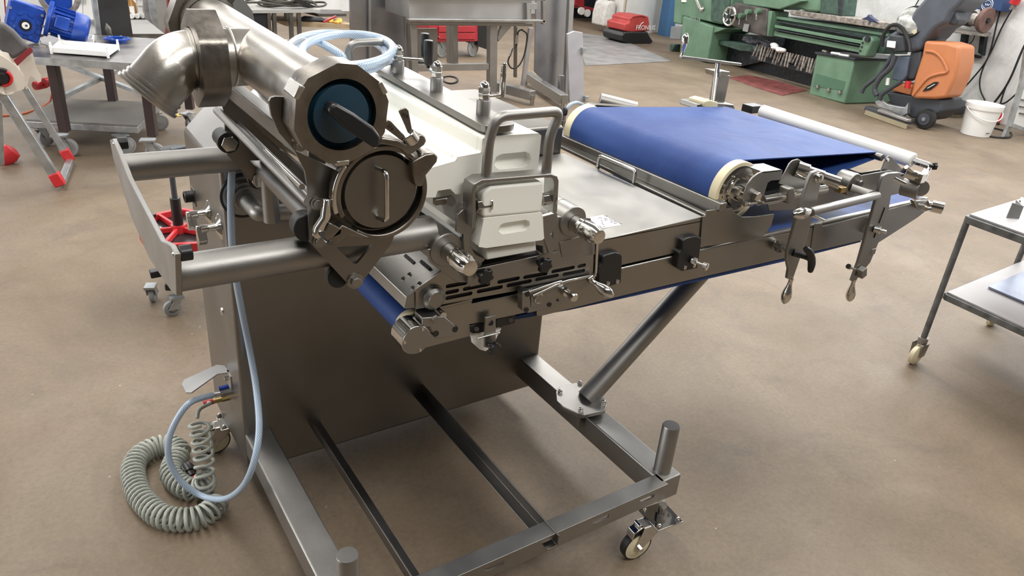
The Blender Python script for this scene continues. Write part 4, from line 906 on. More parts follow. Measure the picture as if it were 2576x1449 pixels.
# spiral cable
def helix(path, R0, pitch, r, n=7, seg=14):
    pts = [V(p) for p in path]; L_ = [0]
    for a_, b_ in zip(pts, pts[1:]): L_.append(L_[-1] + (b_ - a_).length)
    tot = L_[-1]; turns = tot / pitch; m = int(turns * seg); out = []; j = 0; nrm = V((0, 0, 1))
    for i in range(m + 1):
        s_ = tot * i / m
        while j < len(L_) - 2 and L_[j + 1] < s_: j += 1
        t = (s_ - L_[j]) / max(1e-6, L_[j + 1] - L_[j]); p = pts[j].lerp(pts[j + 1], t)
        T = (pts[min(j + 2, len(pts) - 1)] - pts[max(j - 1, 0)]).normalized(); nrm = (nrm - T * nrm.dot(T)).normalized(); B = T.cross(nrm)
        a_ = 2 * PI * turns * i / m; RR = R0(i / m) if callable(R0) else R0
        out.append(p + (nrm * math.cos(a_) + B * math.sin(a_)) * RR)
    return MB().tube(out, r, n=n)
sc = thing('spiral_air_hose', PZ(440, 1230, 0), 'grey coiled spiral hose lying on the floor left of the steel cabinet', 'hose')
fl_ = [(530, 1215), (490, 1232), (455, 1220), (432, 1190), (440, 1160), (452, 1138), (430, 1120), (392, 1124), (352, 1146), (335, 1180), (342, 1225), (368, 1268), (410, 1300), (460, 1308), (505, 1300), (535, 1280), (548, 1262)]
path = smooth([PZ(u, v, .034) for u, v in fl_], 6)
part('spiral', helix(path, .030, .0165, .0053), CORDG, sc)
hang = smooth([PY(500, 1062, 1.88), PY(508, 1110, 1.87), PY(514, 1160, 1.86), PY(516, 1200, 1.84), PZ(520, 1222, .04)], 6)
part('hanging_spiral', helix(hang, .026, .027, .0052), CORDG, sc)
part('lead', MB().tube(smooth([t2 - X1 * .06, PY(528, 1015, 1.93), PY(502, 1030, 1.90), PY(496, 1052, 1.88)], 6), .0055, n=10), CORDG, sc)
part('red_sleeve', MB().cyl(t2 - X1 * .045, t2 - X1 * .072, .0085), REDP, sc)
part('tail', MB().tube(smooth([PZ(546, 1268, .03), PZ(520, 1240, .03), PZ(490, 1210, .035)], 5), .0053, n=10), CORDG, sc)
part('coupling', MB().lathe(PZ(487, 1208, .035), PZ(470, 1180, .045) - PZ(487, 1208, .035), [(0, .008), (.012, .010), (.012, .016), (.030, .017), (.030, .021), (.048, .022), (.060, .019), (.062, .012)], 24), BLACK, sc)
part('red_ring', MB().cyl(PZ(490, 1212, .035), PZ(485, 1204, .035), .0112), REDP, sc)

# ============================================================ LEFT BACKGROUND
def legs(name, spots, z0, z1, w, m, parent, d=None):
    for p in spots: part(name, MB().box((p.x - w / 2, p.y - w / 2, z0), (p.x + w / 2, p.y + w / 2, z1)), m, parent, bevel=.002)
def small_castor(parent, c, r, ang=0, w=.028, m=GALV, zt_=None):
    c = V(c); d = V((math.cos(ang), math.sin(ang), 0)); s = V((-d.y, d.x, 0)); wz = V((c.x, c.y, r))
    ca = part('castor', MB().prism([wz + s * w * .7 - d * .02, wz + s * w * .7 + d * .02, wz + s * w * .7 + Z1 * r * 1.25 - d * r * .3, wz + s * w * .7 + Z1 * r * 1.25 - d * r * 1.1], s * .004).prism([wz - s * w * .7 - d * .02, wz - s * w * .7 + d * .02, wz - s * w * .7 + Z1 * r * 1.25 - d * r * .3, wz - s * w * .7 + Z1 * r * 1.25 - d * r * 1.1], -s * .004)
                .obox(wz + Z1 * r * 1.3 - d * r * .6, d * r * .75, s * r * .6, Z1 * .005), m, parent)
    part('wheel', MB().lathe(wz - s * w / 2, s, [(0, .01), (0, r * .55), (.002, r * .75), (.002, r * .78)], 32).lathe(wz + s * w / 2, -s, [(0, .01), (0, r * .55), (.002, r * .75)], 32), GALV, ca)
    part('tyre', MB().lathe(wz - s * w / 2, s, [(0, r * .75), (.003, r * .96), (w / 2, r), (w - .003, r * .96), (w, r * .75), (w, .01), (0, .01)], 36, cap=False), mat('grey_rubber', (.27, .275, .28), .6), ca)
    return ca
ZT = .66
wt = thing('work_table', PZ(345, 165, ZT) * 1, 'steel topped work table on brown legs carrying the blue gear motor', 'table')
wt.location.z = 0; WPOS[wt] = V(wt.location)
c1, c2 = PZ(70, 142, ZT), PZ(470, 168, ZT)
dirx = (c2 - c1).normalized(); diry = V((-dirx.y, dirx.x, 0))
c1 = c1 - dirx * .25
Dp = .95; c3, c4 = c2 + diry * Dp, c1 + diry * Dp
part('table_top', MB().prism([c1, c2, c3, c4], (0, 0, -.045)), mat('stained_bench_steel', (.17, .16, .155), .38, .5, vary=.55, scale=6), wt, bevel=.003)
part('edge_strip', MB().prism([c1 - diry * .003, c2 - diry * .003, c2, c1], (0, 0, -.045)), GALV, wt)
for (u, v) in ((352, 170), (118, 155)):
    p = PZ(u, v, ZT - .04) + diry * .06; part('leg', MB().prism([p + dirx * a_ + diry * b_ for a_, b_ in ((-.028, -.028), (.028, -.028), (.028, .028), (-.028, .028))], (0, 0, -(ZT - .04 - .17))), BROWNP, wt, bevel=.003)
    small_castor(wt, (p.x, p.y, 0), .062, math.radians(-20))
    q = p + diry * .78; part('leg', MB().prism([q + dirx * a_ + diry * b_ for a_, b_ in ((-.028, -.028), (.028, -.028), (.028, .028), (-.028, .028))], (0, 0, -(ZT - .04 - .17))), BROWNP, wt, bevel=.003)
    small_castor(wt, (q.x, q.y, 0), .062, math.radians(40))
# second trestle table behind (silver legs)
t2_ = thing('trestle_table', (.6, 6.9, 0), 'low table on silver square legs standing behind the brown legged table', 'table')
for x_, y_ in ((.32, 6.75), (.95, 6.6), (.35, 7.3), (1.0, 7.2)): part('leg', MB().box((x_ - .03, y_ - .03, 0), (x_ + .03, y_ + .03, .58)), GALV, t2_, bevel=.002)
part('brace', MB().bar((.32, 6.75, .12), (.95, 7.2, .3), .04, .03), GALV, t2_); part('table_top', MB().box((.2, 6.62, .58), (1.1, 7.4, .61)), STEELD, t2_)
part('brace', MB().bar((.95, 6.6, .12), (.35, 7.3, .3), .04, .03), GALV, t2_)
# platform dolly
dz = .20
dl = thing('platform_dolly', (.5, 6, 0), 'grey platform trolley with galvanised edge parked below the work table', 'trolley')
dq = [PZ(65, 300, dz), PZ(345, 315, dz), PZ(402, 256, dz), PZ(140, 248, dz)]
part('deck', MB().prism(dq, (0, 0, -.012)), mat('worn_grey_deck', (.20, .185, .165), .6, 0, vary=.15), dl)
part('edge_frame', MB().prism(dq, (0, 0, -.045)), GALV, dl, bevel=.004).location.z -= .013
for p in [dq[0] + (dq[3] - dq[0]) * .15 + (dq[1] - dq[0]) * .1, dq[1] + (dq[0] - dq[1]) * .12, dq[3] + (dq[2] - dq[3]) * .12, dq[2] + V((-.02, -.05, 0))]: small_castor(dl, p, .058, random.uniform(0, 2))
# grey motor on the table
yM = PZ(95, 118, ZT).y + .05
gm = thing('gear_motor', PY(100, 110, yM), 'big blue gear motor resting tilted on the left work table', 'motor'); 
part('gearbox', MB().prism(poly([(12, 60), (24, 2), (32, -2), (112, 25), (116, 35), (98, 108), (92, 110), (36, 90)], yM), (0, .14, 0)), BLUE, gm, bevel=.008)
gc = PY(64, 63, yM - .002)
part('flange_disc', MB().lathe(gc + Y1 * .01, -Y1, [(0, .088), (.012, .084), (.014, .06), (.020, .058), (.022, .038), (.02, .036)], 40), BLUE, gm)
mbx = MB()
for k in range(8):
    t = k * PI / 4 + .2; q = gc + V((math.cos(t), 0, math.sin(t))) * .074; mbx.cyl(q - Y1 * .012, q, .014)
part('bolt_lugs', mbx, BLUE, gm)
part('bore_ring', MB().cyl(gc - Y1 * .022, gc - Y1 * .02, .033), BLACK, gm); part('shaft_bore', MB().cyl(gc - Y1 * .026, gc - Y1 * .02, .021), WHITEP, gm); part('keyway', MB().box(gc + V((-.003, -.0275, -.006)), gc + V((.010, -.024, .006))), GREYP, gm)
for k in range(4):
    q = PY((20, 100, 103, 30)[k] + 6, (15, 35, 62, 62)[k] + 4, yM - .002); part('bolt', MB().cyl(q, q - Y1 * .008, .008), GALV, gm)
m0, m1 = PY(118, 45, yM + .05), PY(224, 80, yM + .02); md = (m1 - m0)
part('motor_flange', MB().cyl(m0, m0 + md * .10, .115, n=36), BLUE, gm, bevel=.004)
part('motor_body', MB().cyl(m0 + md * .1, m0 + md * .62, .086, n=36), BLUE, gm)
mbx = MB(); mdn = md.normalized(); e1 = mdn.cross(Z1).normalized(); e2 = e1.cross(mdn)
for k in range(18):
    t = k * 2 * PI / 18; r_ = e1 * math.cos(t) + e2 * math.sin(t); mbx.obox(m0 + md * .38 + r_ * .09, mdn * md.length * .23, r_ * .010, r_.cross(mdn) * .002)
part('cooling_fins', mbx, BLUE, gm)
part('fan_cover', MB().lathe(m0 + md * .62, md, [(0, .100), (md.length * .25, .098), (md.length * .33, .088), (md.length * .38, .06), (md.length * .385, .02)], 36), BLUE, gm)
tc_ = PY(156, 58, yM - .07); part('terminal_box', MB().prism([PY(u, v, yM - .075) for u, v in ((143, 38), (178, 48), (171, 80), (135, 68))], (0, .05, 0)), BLUE, gm, bevel=.006)
g2 = thing('worm_gearbox', PY(150, 20, yM + .2), 'dark blue gearbox with worn flange standing behind the gear motor', 'motor')
part('housing', MB().prism(poly([(96, -60), (182, -50), (182, 24), (172, 30), (112, 10), (96, 0)], yM + .20), (0, .16, 0)), BLUE, g2, bevel=.006)
part('worn_flange', MB().ring(PY(148, -10, yM + .19), PY(148, -10, yM + .20), .125, .09), WORN, g2)
# small parts on the table
def on_table(u, v, z=ZT): return PZ(u, v, z)
tr_ = thing('parts_tray', on_table(210, 125), 'white rectangular tray with four corner posts on the work table', 'tray')
q = [on_table(u, v, ZT + .01) for u, v in ((130, 132), (272, 143), (298, 124), (152, 112))]
qi = [p.lerp(sum(q, V((0, 0, 0))) / 4, .07) for p in q]
mbx = MB(); mbx.prism(q, (0, 0, .004))
for i in range(4):
    a_, b_ = q[i], q[(i + 1) % 4]; ai, bi = qi[i], qi[(i + 1) % 4]; mbx.prism([a_, b_, bi, ai], (0, 0, .030))
part('tray_body', mbx, WHITEP, tr_, bevel=.001)
for p in q: part('corner_post', MB().lathe(p - Z1 * .008, Z1, [(0, .008), (.05, .008), (.055, .006), (.065, .007), (.07, .004)], 12), WHITEP, tr_)
st_ = thing('small_tray', on_table(198, 108), 'smaller white tray behind the tray with corner posts', 'tray')
q = [on_table(u, v, ZT + .006) for u, v in ((163, 110), (236, 112), (239, 100), (172, 98))]; qi = [p.lerp(sum(q, V((0, 0, 0))) / 4, .1) for p in q]
mbx = MB(); mbx.prism(q, (0, 0, .004))
for i in range(4): mbx.prism([q[i], q[(i + 1) % 4], qi[(i + 1) % 4], qi[i]], (0, 0, .035))
part('tray_body', mbx, WHITEP, st_)
fc = on_table(295, 107, ZT)
fg = thing('motor_flange_ring', fc, 'round blue flange ring lying flat on the work table', 'flange')
part('flange', MB().ring(fc + Z1 * .02, fc + Z1 * .032, .085, .05), BLUE, fg, bevel=.002); part('collar', MB().ring(fc, fc + Z1 * .02, .060, .045), BLUE, fg)
for k in range(6): q = fc + V((math.cos(k * PI / 3), math.sin(k * PI / 3), 0)) * .070; part('bolt', MB().hexn(q + Z1 * .032, q + Z1 * .037, .007), GALV, fg)
bl = thing('toggle_clamp', on_table(103, 118), 'little worn metal toggle clamp beside the blue gear motor', 'clamp')
p = on_table(103, 118); part('base', MB().bar(p - dirx * .04, p + dirx * .035, .02, .01), WORN, bl); part('stem', MB().cyl(p, p + Z1 * .04, .006), GALV, bl); part('arm', MB().bar(p + Z1 * .02, p + V((.04, .01, .005)), .008, .008), WORN, bl)
cr_ = thing('sealant_cartridge', on_table(278, 100), 'upright grey nozzle bottle in front of the dark leaning panel', 'bottle')
p = on_table(278, 96); part('bottle', MB().lathe(p, Z1, [(0, .016), (.02, .016), (.02, .018), (.026, .018), (.026, .014), (.03, .014)], 20), GREYP, cr_); part('nozzle', MB().lathe(p + Z1 * .03, V((-.18, 0, 1)), [(0, .012), (.03, .020), (.045, .016), (.072, .002)], 20), mat('smoky_nozzle', (.12, .12, .10), .3), cr_)
# dark leaning panel
dk = thing('laminate_sheet', (.8, 6.3, 0), 'dark steel panel with galvanised edge leaning behind the work table', 'panel')
part('sheet', MB().prism([PY(u, v, 6.28) for u, v in ((238, -20), (318, -20), (335, 94), (326, 99), (252, 101))], (0, .02, 0)), mat('dark_laminate', (.035, .034, .034), .35, 0, vary=.2), dk)
part('edge_profile', MB().prism([PY(u, v, 6.27) for u, v in ((228, -20), (243, -20), (258, 104), (246, 106))], (0, .06, 0)), GALV, dk, bevel=.004)
wd = tag(part('white_cabinet', MB().prism([PY(u, v, 7.4) for u, v in ((165, -20), (208, -20), (208, 66), (165, 60))], (0, .5, 0)), PILLAR), 'white cabinet door behind the blue motors', 'cabinet')
wd2 = tag(part('white_cabinet', MB().prism([PY(u, v, 7.4) for u, v in ((209, -20), (244, -20), (241, 66), (209, 66))], (0, .5, 0)), PILLAR), 'narrow white cabinet door touching the galvanised panel edge', 'cabinet')
for w_, u in ((wd, 203), (wd2, 214)): part('door_handle', MB().cyl(PY(u, -10, 7.39), PY(u, 10, 7.39), .006), GALV, w_)
dbx = tag(part('dark_crate', MB().prism([PY(u, v, 7.0) for u, v in ((216, 68), (252, 66), (252, 98), (222, 97))], (0, .3, 0)), BLACK, bevel=.01), 'black crate on the shelf right of the blue motor fan cover', 'crate')
part('crate_slats', MB().bar(PY(218, 84, 6.995), PY(250, 82, 6.995), .01, .012).bar(PY(219, 90, 6.995), PY(250, 89, 6.995), .01, .012), GREYP, dbx)
# saw horse / roll stand
rs_ = thing('roll_stand', PZ(150, 478, 0), 'galvanised folding stand with red feet holding a paper roll at the left edge', 'stand')
fn, ff = PZ(152, 470, .02), PZ(177, 412, .02)
tn = V((-.10, fn.y + .10, 0)); 
yn = fn.y
a0_, b0_ = PY(-8, 215, yn + .04), fn + Z1 * .02
part('leg', MB().bar(a0_, b0_, .040, .05), GALV, rs_, bevel=.004)
a1_, b1_ = PY(52, 205, ff.y), ff + Z1 * .03
part('leg', MB().bar(a1_, b1_, .038, .04), GALV, rs_, bevel=.004)
for p, d in ((b0_, fn - a0_), (b1_, ff - a1_)): dn = d.normalized(); part('red_foot', MB().bar(p - dn * .07, p + dn * .012, .050, .060), REDP, rs_, bevel=.008)
part('foot_bar', MB().bar(b0_ + V((.01, .03, -.005)), b1_ - V((0, .02, .01)), .04, .035), GALV, rs_, bevel=.004)
lf = PZ(4, 412, .03); part('leg', MB().bar(PY(-6, 180, lf.y), lf, .03, .03), GALV, rs_); part('red_foot', MB().lathe(PZ(2, 405, .02), V((.6, 0, .5)), [(0, .045), (.06, .06), (.10, .05), (.11, .02)], 20), REDP, rs_)
pc = PY(10, 195, yn - .02)
part('paper_roll', MB().cyl(PY(14, 185, yn + .02), PY(14, 185, yn + .02) + V((-.02, .0, 0)) + V((-.35, .30, 0)), .112, n=48), PAPER, rs_, label='off white paper roll')
part('paper_end', MB().prism([PY(u, v, yn - .01) for u, v in ((-8, 133), (20, 150), (40, 165), (60, 190), (66, 212), (60, 224), (40, 231), (10, 232), (-8, 222))], (0, .012, 0)), PAPER, rs_)
part('loose_paper', MB().prism([PY(u, v, yn + .14) for u, v in ((36, 166), (82, 134), (92, 172), (103, 190), (104, 205), (96, 208), (86, 196), (76, 190), (72, 200), (68, 226), (64, 222), (64, 200), (50, 180))], (0, .004, 0)), PAPER, rs_)
part('hub', MB().lathe(PY(5, 193, yn - .02), -Y1, [(0, .048), (.03, .045), (.032, .028), (.06, .026)], 32), BLACK, rs_)
part('red_hub_ring', MB().tube(circ(PY(6, 196, yn - .055), X1, Z1, .040, 24, -1.8, .9), .009, n=8), REDP, rs_)
bg = tag(part('tool_bag', MB().prism([PY(u, v, yn + .06) for u, v in ((-10, 58), (14, 64), (38, 82), (62, 108), (76, 120), (34, 152), (-10, 118))], (0, .12, 0)), GREYBAG, bevel=.02, seg=3), 'grey fabric bag with a red strip over the paper roll', 'bag')
part('red_strip', MB().prism([PY(u, v, yn + .055) for u, v in ((34, 152), (76, 118), (84, 128), (44, 166))], (0, .01, 0)), mat('dark_red_webbing', (.22, .02, .025), .7), bg)
tag(part('red_sign_board', MB().prism([PY(u, v, 6.6) for u, v in ((-20, -40), (12, -40), (16, 62), (-20, 75))], (0, .03, 0)), mat('dull_red_board', (.25, .02, .02), .6)), 'red board edge behind the blue gear motor at the far left', 'board')
tag(part('white_post', MB().prism([PY(u, v, 6.5) for u, v in ((-8, -40), (6, -40), (15, 62), (3, 64))], (0, .04, 0)), PILLAR, bevel=.003), 'slanted white post at the top left corner', 'post')
# red plugs on the dolly level
for i, (u, v) in enumerate(((88, 216), (112, 207))):
    p = PY(u, v, 6.3); pg = thing('power_plug', p, ('nearer', 'farther')[i] + ' of two red round power plugs behind the paper roll', 'plug', 'red power plugs')
    part('plug_body', MB().lathe(p + V((.09, .06, .0)), V((-.09, -.06, 0)), [(0, .018), (.03, .028), (.08, .030), (.11, .030)], 24), REDP, pg); part('plug_face', MB().cyl(p - V((.004, .003, 0)), p + V((.002, .001, 0)), .024), mat('deep_red', (.18, .01, .015), .5), pg)
for i, pts in enumerate((((128, 142, .62), (134, 190, .4), (130, 240, .15)),)):
    tag(part('orange_cord', MB().tube(smooth([PY(u, v, 6.55) for u, v, _ in pts] + [PZ(118, 262, .01), PZ(60, 285, .008), PZ(-10, 292, .008)], 6), .007, n=8), ORCORD), 'orange cord hanging behind the brown table leg', 'cord')
# rolling stool with red tray
rt = thing('rolling_stool', PZ(430, 640, 0), 'mechanic rolling stool with red hexagonal tool tray left of the cabinet', 'stool')
zt3 = .335
tc3 = PZ(452, 567, zt3)
hexp = [PZ(u, v, zt3) for u, v in ((348, 580), (362, 600), (405, 617), (500, 612), (560, 590), (565, 560), (530, 535), (455, 522), (395, 535), (360, 552))]
cen_ = sum(hexp, V((0, 0, 0))) / len(hexp)
part('tray_floor', MB().prism([p.lerp(cen_, .05) - Z1 * .025 for p in hexp], (0, 0, -.008)), BLACK, rt)
part('tray_rim', MB().plate(hexp, [[p.lerp(cen_, .10) for p in hexp]], (0, 0, -.042)), REDP, rt, bevel=.003)
for k in (0, 2, 4, 6, 8): part('divider', MB().bar(cen_ - Z1 * .012, hexp[k].lerp(cen_, .08) - Z1 * .012, .014, .024), REDP, rt, bevel=.003)
for k, sgn in ((1, 0), (5, 0), (8, 0)): p = hexp[k].lerp(cen_, .05); part('black_insert', MB().bar(hexp[k].lerp(hexp[k + 1 if k < 9 else 0], .3).lerp(cen_, .07) + Z1 * .003, hexp[k].lerp(hexp[(k + 1) % 10], .9).lerp(cen_, .07) + Z1 * .003, .018, .014), BLACK, rt)
part('hub', MB().cyl(cen_ - Z1 * .03, cen_ + Z1 * .008, .030), REDP, rt)
part('gas_spring_sleeve', MB().cyl(cen_ + Z1 * .0, cen_ + Z1 * .13, .021), BLACK, rt, bevel=.003)
pole_t = V((cen_.x, cen_.y, PY(447, 372, cen_.y).z))
part('pole', MB().cyl(cen_ + Z1 * .12, pole_t, .0115), GREYP, rt)
s0 = PY(443, 380, cen_.y)
part('seat', MB().lathe(s0 - Z1 * .02, Z1, [(0, .03), (.006, .055), (.018, .065), (.030, .060), (.034, .03)], 40), RUBBER, rt, bevel=.0)
part('seat_lever', MB().bar(s0 + V((-.03, -.06, .02)), s0 + V((.05, -.06, .03)), .03, .02), GREYP, rt, bevel=.004)
part('yellow_tag', MB().obox(s0 + V((-.06, -.03, .005)), X1 * .006, Y1 * .008, Z1 * .006), mat('yellow_plastic', (.75, .6, .05), .5), rt)
for k in (0, 2, 4, 7):
    p = hexp[k].lerp(cen_, .12); part('base_arm', MB().bar((cen_.x, cen_.y, .14), (p.x, p.y, .13), .04, .03), BLACK, rt, bevel=.004)
    small_castor(rt, (p.x, p.y, 0), .036, 1.2 + k, w=.024, m=GALV)
part('centre_foot', MB().cyl((cen_.x, cen_.y, .12), (cen_.x, cen_.y, .30), .03), BLACK, rt)
for i, (u, v, r_) in enumerate(((385, 572, .022), (398, 578, .014), (390, 585, .016))):
    p = PZ(u, v, zt3 - .02); tag(part('metal_ring', MB().ring(p, p + Z1 * .01, r_, r_ * .62, n=24), mat('yellowed_ring', (.5, .48, .36), .4, .3)), ('large', 'small', 'middle sized')[i] + ' loose ring lying in the red tool tray', 'ring', 'rings in the red tray')

# ============================================================ MIDDLE BACKGROUND
yS1 = 9.2
sh = thing('storage_shelf', (1.3, yS1, 0), 'grey metal shelf unit holding two bottles behind the dark panel', 'shelf')
part('board', MB().box((.95, yS1, .33), (1.42, yS1 + .45, .355)), WOOD, sh); part('board_edge', MB().box((.95, yS1 - .01, .355), (1.42, yS1 + .45, .375)), STEELD, sh)
part('board', MB().box((.95, yS1, .02), (1.42, yS1 + .45, .045)), WOOD, sh)
for x_ in (1.35, .97): part('upright', MB().box((x_, yS1 - .02, 0), (x_ + .05, yS1 + .02, 1.4)), GALV, sh); part('upright', MB().box((x_, yS1 + .42, 0), (x_ + .05, yS1 + .46, 1.4)), GALV, sh)
for i, (u, m_, r_, h_) in enumerate(((334, AMBER, .05, .22), (355, mat('frosted_bottle', (.52, .50, .47), .3), .048, .20))):
    p = PY(u, 45, yS1 + .12); p.z = .376
    bo_ = thing('bottle', p, ('amber bottle with white label on the grey shelf', 'frosted white bottle right of the amber bottle on the shelf')[i], 'bottle')
    part('body', MB().lathe(p, Z1, [(0, r_ * .95), (.01, r_), (h_ * .65, r_), (h_ * .85, r_ * .4), (h_, r_ * .35)], 20), m_, bo_)
    part('cap', MB().cyl(p + Z1 * h_, p + Z1 * (h_ + .03), r_ * .42, n=16), WHITEP, bo_); part('label_sheet', MB().box(p + V((-.025, -r_ - .002, h_ * .25)), p + V((.02, -r_ + .004, h_ * .55))), WHITEP, bo_)
for i in range(3):
    p = PY(336 + i * 14, 53 + i, yS1 - .005 + .04 + i * .02); p.z = .376 + .028
    tag(part('paper_bundle', MB().cyl(p - V((.018, .03, 0)), p + V((.018, .05, 0)), .026, n=14), WHITEP), ('left', 'middle', 'right')[i] + ' one of three small white rolls in front of the bottles', 'roll', 'white rolls on the shelf')
tag(part('back_panel_sheet', MB().prism([PY(u, v, 8.9) for u, v in ((372, -20), (400, -20), (408, 100), (388, 102))], (0, .06, 0)), GALV), 'galvanised upright sheet right of the bottle shelf', 'panel')
tag(part('leaning_sheet', MB().prism([PY(u, v, 8.7) for u, v in ((392, -20), (418, -20), (420, 30), (413, 102), (403, 100), (398, 60))], (0, .03, 0)), PLATEM), 'pale sheet leaning against the red drawer cabinet', 'panel')
rcb = thing('red_drawer_cabinet', (1.7, 9.1, 0), 'red tool cabinet with drawers behind the thick filling pipe nut', 'cabinet')
part('body', MB().prism([PY(u, v, 8.95) for u, v in ((418, -40), (432, -40), (450, 96), (432, 100))], (0, .5, 0)), mat('dark_red_side', (.25, .012, .015), .4), rcb)
part('front', MB().prism([PY(u, v, 8.93) for u, v in ((430, -40), (480, -40), (480, 100), (447, 98))], (0, .04, 0)), RED, rcb)
for v in (-8, 16, 40): part('drawer', MB().prism([PY(u, v_, 8.90) for u, v_ in ((434, v - 6), (475, v - 6), (475, v + 13), (437, v + 13))], (0, .03, 0)), RED, rcb, bevel=.004); part('drawer_pull', MB().bar(PY(434, v - 4, 8.88), PY(472, v - 4, 8.88), .02, .02), GALV, rcb)

yB = 8.0
zb_ = .64
wb_ = thing('work_bench', (2.4, yB + .3, 0), 'grey topped work bench with black drawer box behind the filling pipe', 'bench')
part('bench_top', MB().prism([PY(590, 26, yB), PY(806, 24, yB), PY(806, 24, yB) + V((.1, .8, 0)), PY(590, 26, yB) + V((0, .8, 0))], (0, 0, -.03)), mat('grey_worktop', (.36, .35, .33), .45), wb_)
part('drawer_box', MB().prism([PY(u, v, yB + .03) for u, v in ((600, 32), (676, 30), (690, 110), (600, 80))], (0, .55, 0)), mat('black_metal', (.012, .012, .016), .4), wb_, bevel=.004)
for u in (672, 686, 728, 748): part('leg', MB().prism([PY(u + a_, v, yB + .02) for a_, v in ((0, 32), (9, 32), (14, 150), (5, 150))], (0, .04, 0)), STEELD, wb_)
part('shelf_board', MB().prism([PY(u, v, yB + .2) for u, v in ((685, 52), (890, 62), (890, 72), (720, 66))], (0, .5, 0)), WOOD, wb_)
pile = thing('cable_pile', PY(725, 20, yB + .2), 'tangled pile of dark cables on the grey work bench', 'cable')
rr_ = random.Random(5); base = PY(722, 22, yB + .25); base.z = zb_
for k in range(7):
    c = base + V((rr_.uniform(-.12, .12), rr_.uniform(-.1, .1), .015 + .012 * k)); R_ = rr_.uniform(.13, .28)
    part('loop', MB().tube([c + V((math.cos(t) * R_ * 1.25, math.sin(t) * R_ * .7, .012 * math.sin(3 * t + k))) for t in [2 * PI * i / 28 for i in range(28)]], .011, n=7, closed=True), mat('dusty_cable', (.06, .055, .045), .7, 0, vary=.3), pile)
part('clamp_jaw', MB().prism([PY(u, v, yB + .0) for u, v in ((744, -10), (762, 2), (794, 16), (786, 20), (756, 12), (742, 4))], (0, .03, 0)), RUBBER, pile)
cup = PY(608, 18, yB + .2); cup.z = zb_
tag(part('white_can', MB().lathe(cup, Z1, [(0, .035), (.12, .035), (.13, .028)], 20), WHITEP), 'white can on the left end of the grey work bench', 'can')
tag(part('red_lid_box', MB().box(cup + V((-.22, -.02, 0)), cup + V((-.07, .08, .025))), mat('white_card', (.7, .65, .62), .6), bevel=.003), 'small white box left of the white can on the bench', 'box')
for i, (u, m_, w_) in enumerate(((722, WHITEP, .06),)):
    p = PY(u + 4, 58, yB + .3); tag(part('white_canister', MB().cyl(p, p + Z1 * .17, .045, n=18), m_), 'white canister standing on the wooden shelf below the bench', 'can')
p = PY(765, 58, yB + .3); tag(part('dark_tool_roll', MB().lathe(p + V((-.03, 0, .03)), X1, [(0, .03), (.04, .045), (.22, .035), (.25, .02)], 14), RUBBER), 'dark hand tool lying in the middle of the wooden shelf', 'tool')
p = PY(812, 56, yB + .25); tag(part('red_hand_tool', MB().bar(p, p + V((.16, .02, .06)), .03, .02), RED, bevel=.004), 'red handled tool on the wooden shelf', 'tool')
p = PY(842, 60, yB + .25); mbx = MB(); [mbx.ball(p + V((rr_.uniform(-.06, .06), rr_.uniform(-.03, .03), .02 + rr_.uniform(0, .03))), .03, (1.2, 1, .7), 10) for _ in range(6)]
tag(part('yellow_rag', mbx, YELLOW), 'crumpled yellow rag on the right end of the wooden shelf', 'rag')
p = PY(800, 42, yB + .35); tag(part('dark_board', MB().prism([p, p + V((.35, .05, 0)), p + V((.38, .3, .01)), p + V((-.1, .3, .01))], (0, 0, .03)), mat('dark_brown_board', (.05, .04, .035), .6), bevel=.003), 'dark board lying across the wooden shelf', 'board')

# stainless vat machine between two tall side panels
vt = thing('stainless_vat_machine', PZ(1200, 240, 0), 'stainless steel vat on a square tube frame between two tall sheet panels', 'machine')
yV = 6.35
def vp(pts, y, t, m, name, bv=.003, par=vt): return part(name, MB().prism([PY(u, v, y) for u, v in pts], (0, t, 0)), m, par, bevel=bv)
SHEET = mat('blue_tinted_sheet_steel', (.36, .365, .385), .33, .9, vary=.12, scale=3, rv=.1)
vp(((878, -60), (930, -60), (932, 190), (884, 185)), yV + .5, .02, SHEET, 'side_panel'); vp(((931, -60), (1020, -60), (1024, 300), (934, 290)), yV + .48, .02, SHEET, 'side_panel')
vp(((929, -60), (933, -60), (935, 290), (931, 290)), yV + .45, .03, PLATEM, 'panel_edge', .001)
vp(((1020, -60), (1028, -60), (1030, 200), (1022, 200)), yV + .3, .05, PLATEM, 'panel_edge', .002)
vp(((1350, -60), (1440, -60), (1422, 262), (1345, 180)), yV + .1, .02, SHEET, 'side_panel'); vp(((1436, -60), (1449, -60), (1428, 275), (1420, 262)), yV - .05, .05, PLATEM, 'panel_edge', .003)
vp(((1028, -60), (1340, -60), (1336, 50), (1029, 46)), yV - .1, .5, PLATEM, 'vat')
vp(((1028, 47), (1372, 50), (1372, 58), (1029, 55)), yV - .16, .05, STEEL, 'front_rail', .006); vp(((1029, 57), (1340, 58), (1340, 66), (1029, 64)), yV - .08, .05, STEELD, 'lower_rail')
vp(((1028, -3), (1372, -2), (1372, 2), (1028, 1)), yV - .16, .04, STEEL, 'upper_rail')
for (a_, y_) in ((((1033, 62), (1049, 62), (1053, 185), (1037, 185)), 0), (((1140, 62), (1152, 62), (1153, 165), (1141, 165)), .25), (((1234, 60), (1252, 60), (1250, 235), (1232, 230)), 0), (((1130, 62), (1138, 62), (1139, 160), (1131, 160)), .5)): vp(a_, yV + y_, .07, BLAST, 'frame_leg')
vp(((1050, 162), (1236, 160), (1236, 176), (1052, 180)), yV + .01, .05, BLAST, 'cross_beam')
vp(((1262, 64), (1290, 63), (1254, 105), (1252, 95)), yV, .04, BLAST, 'brace')
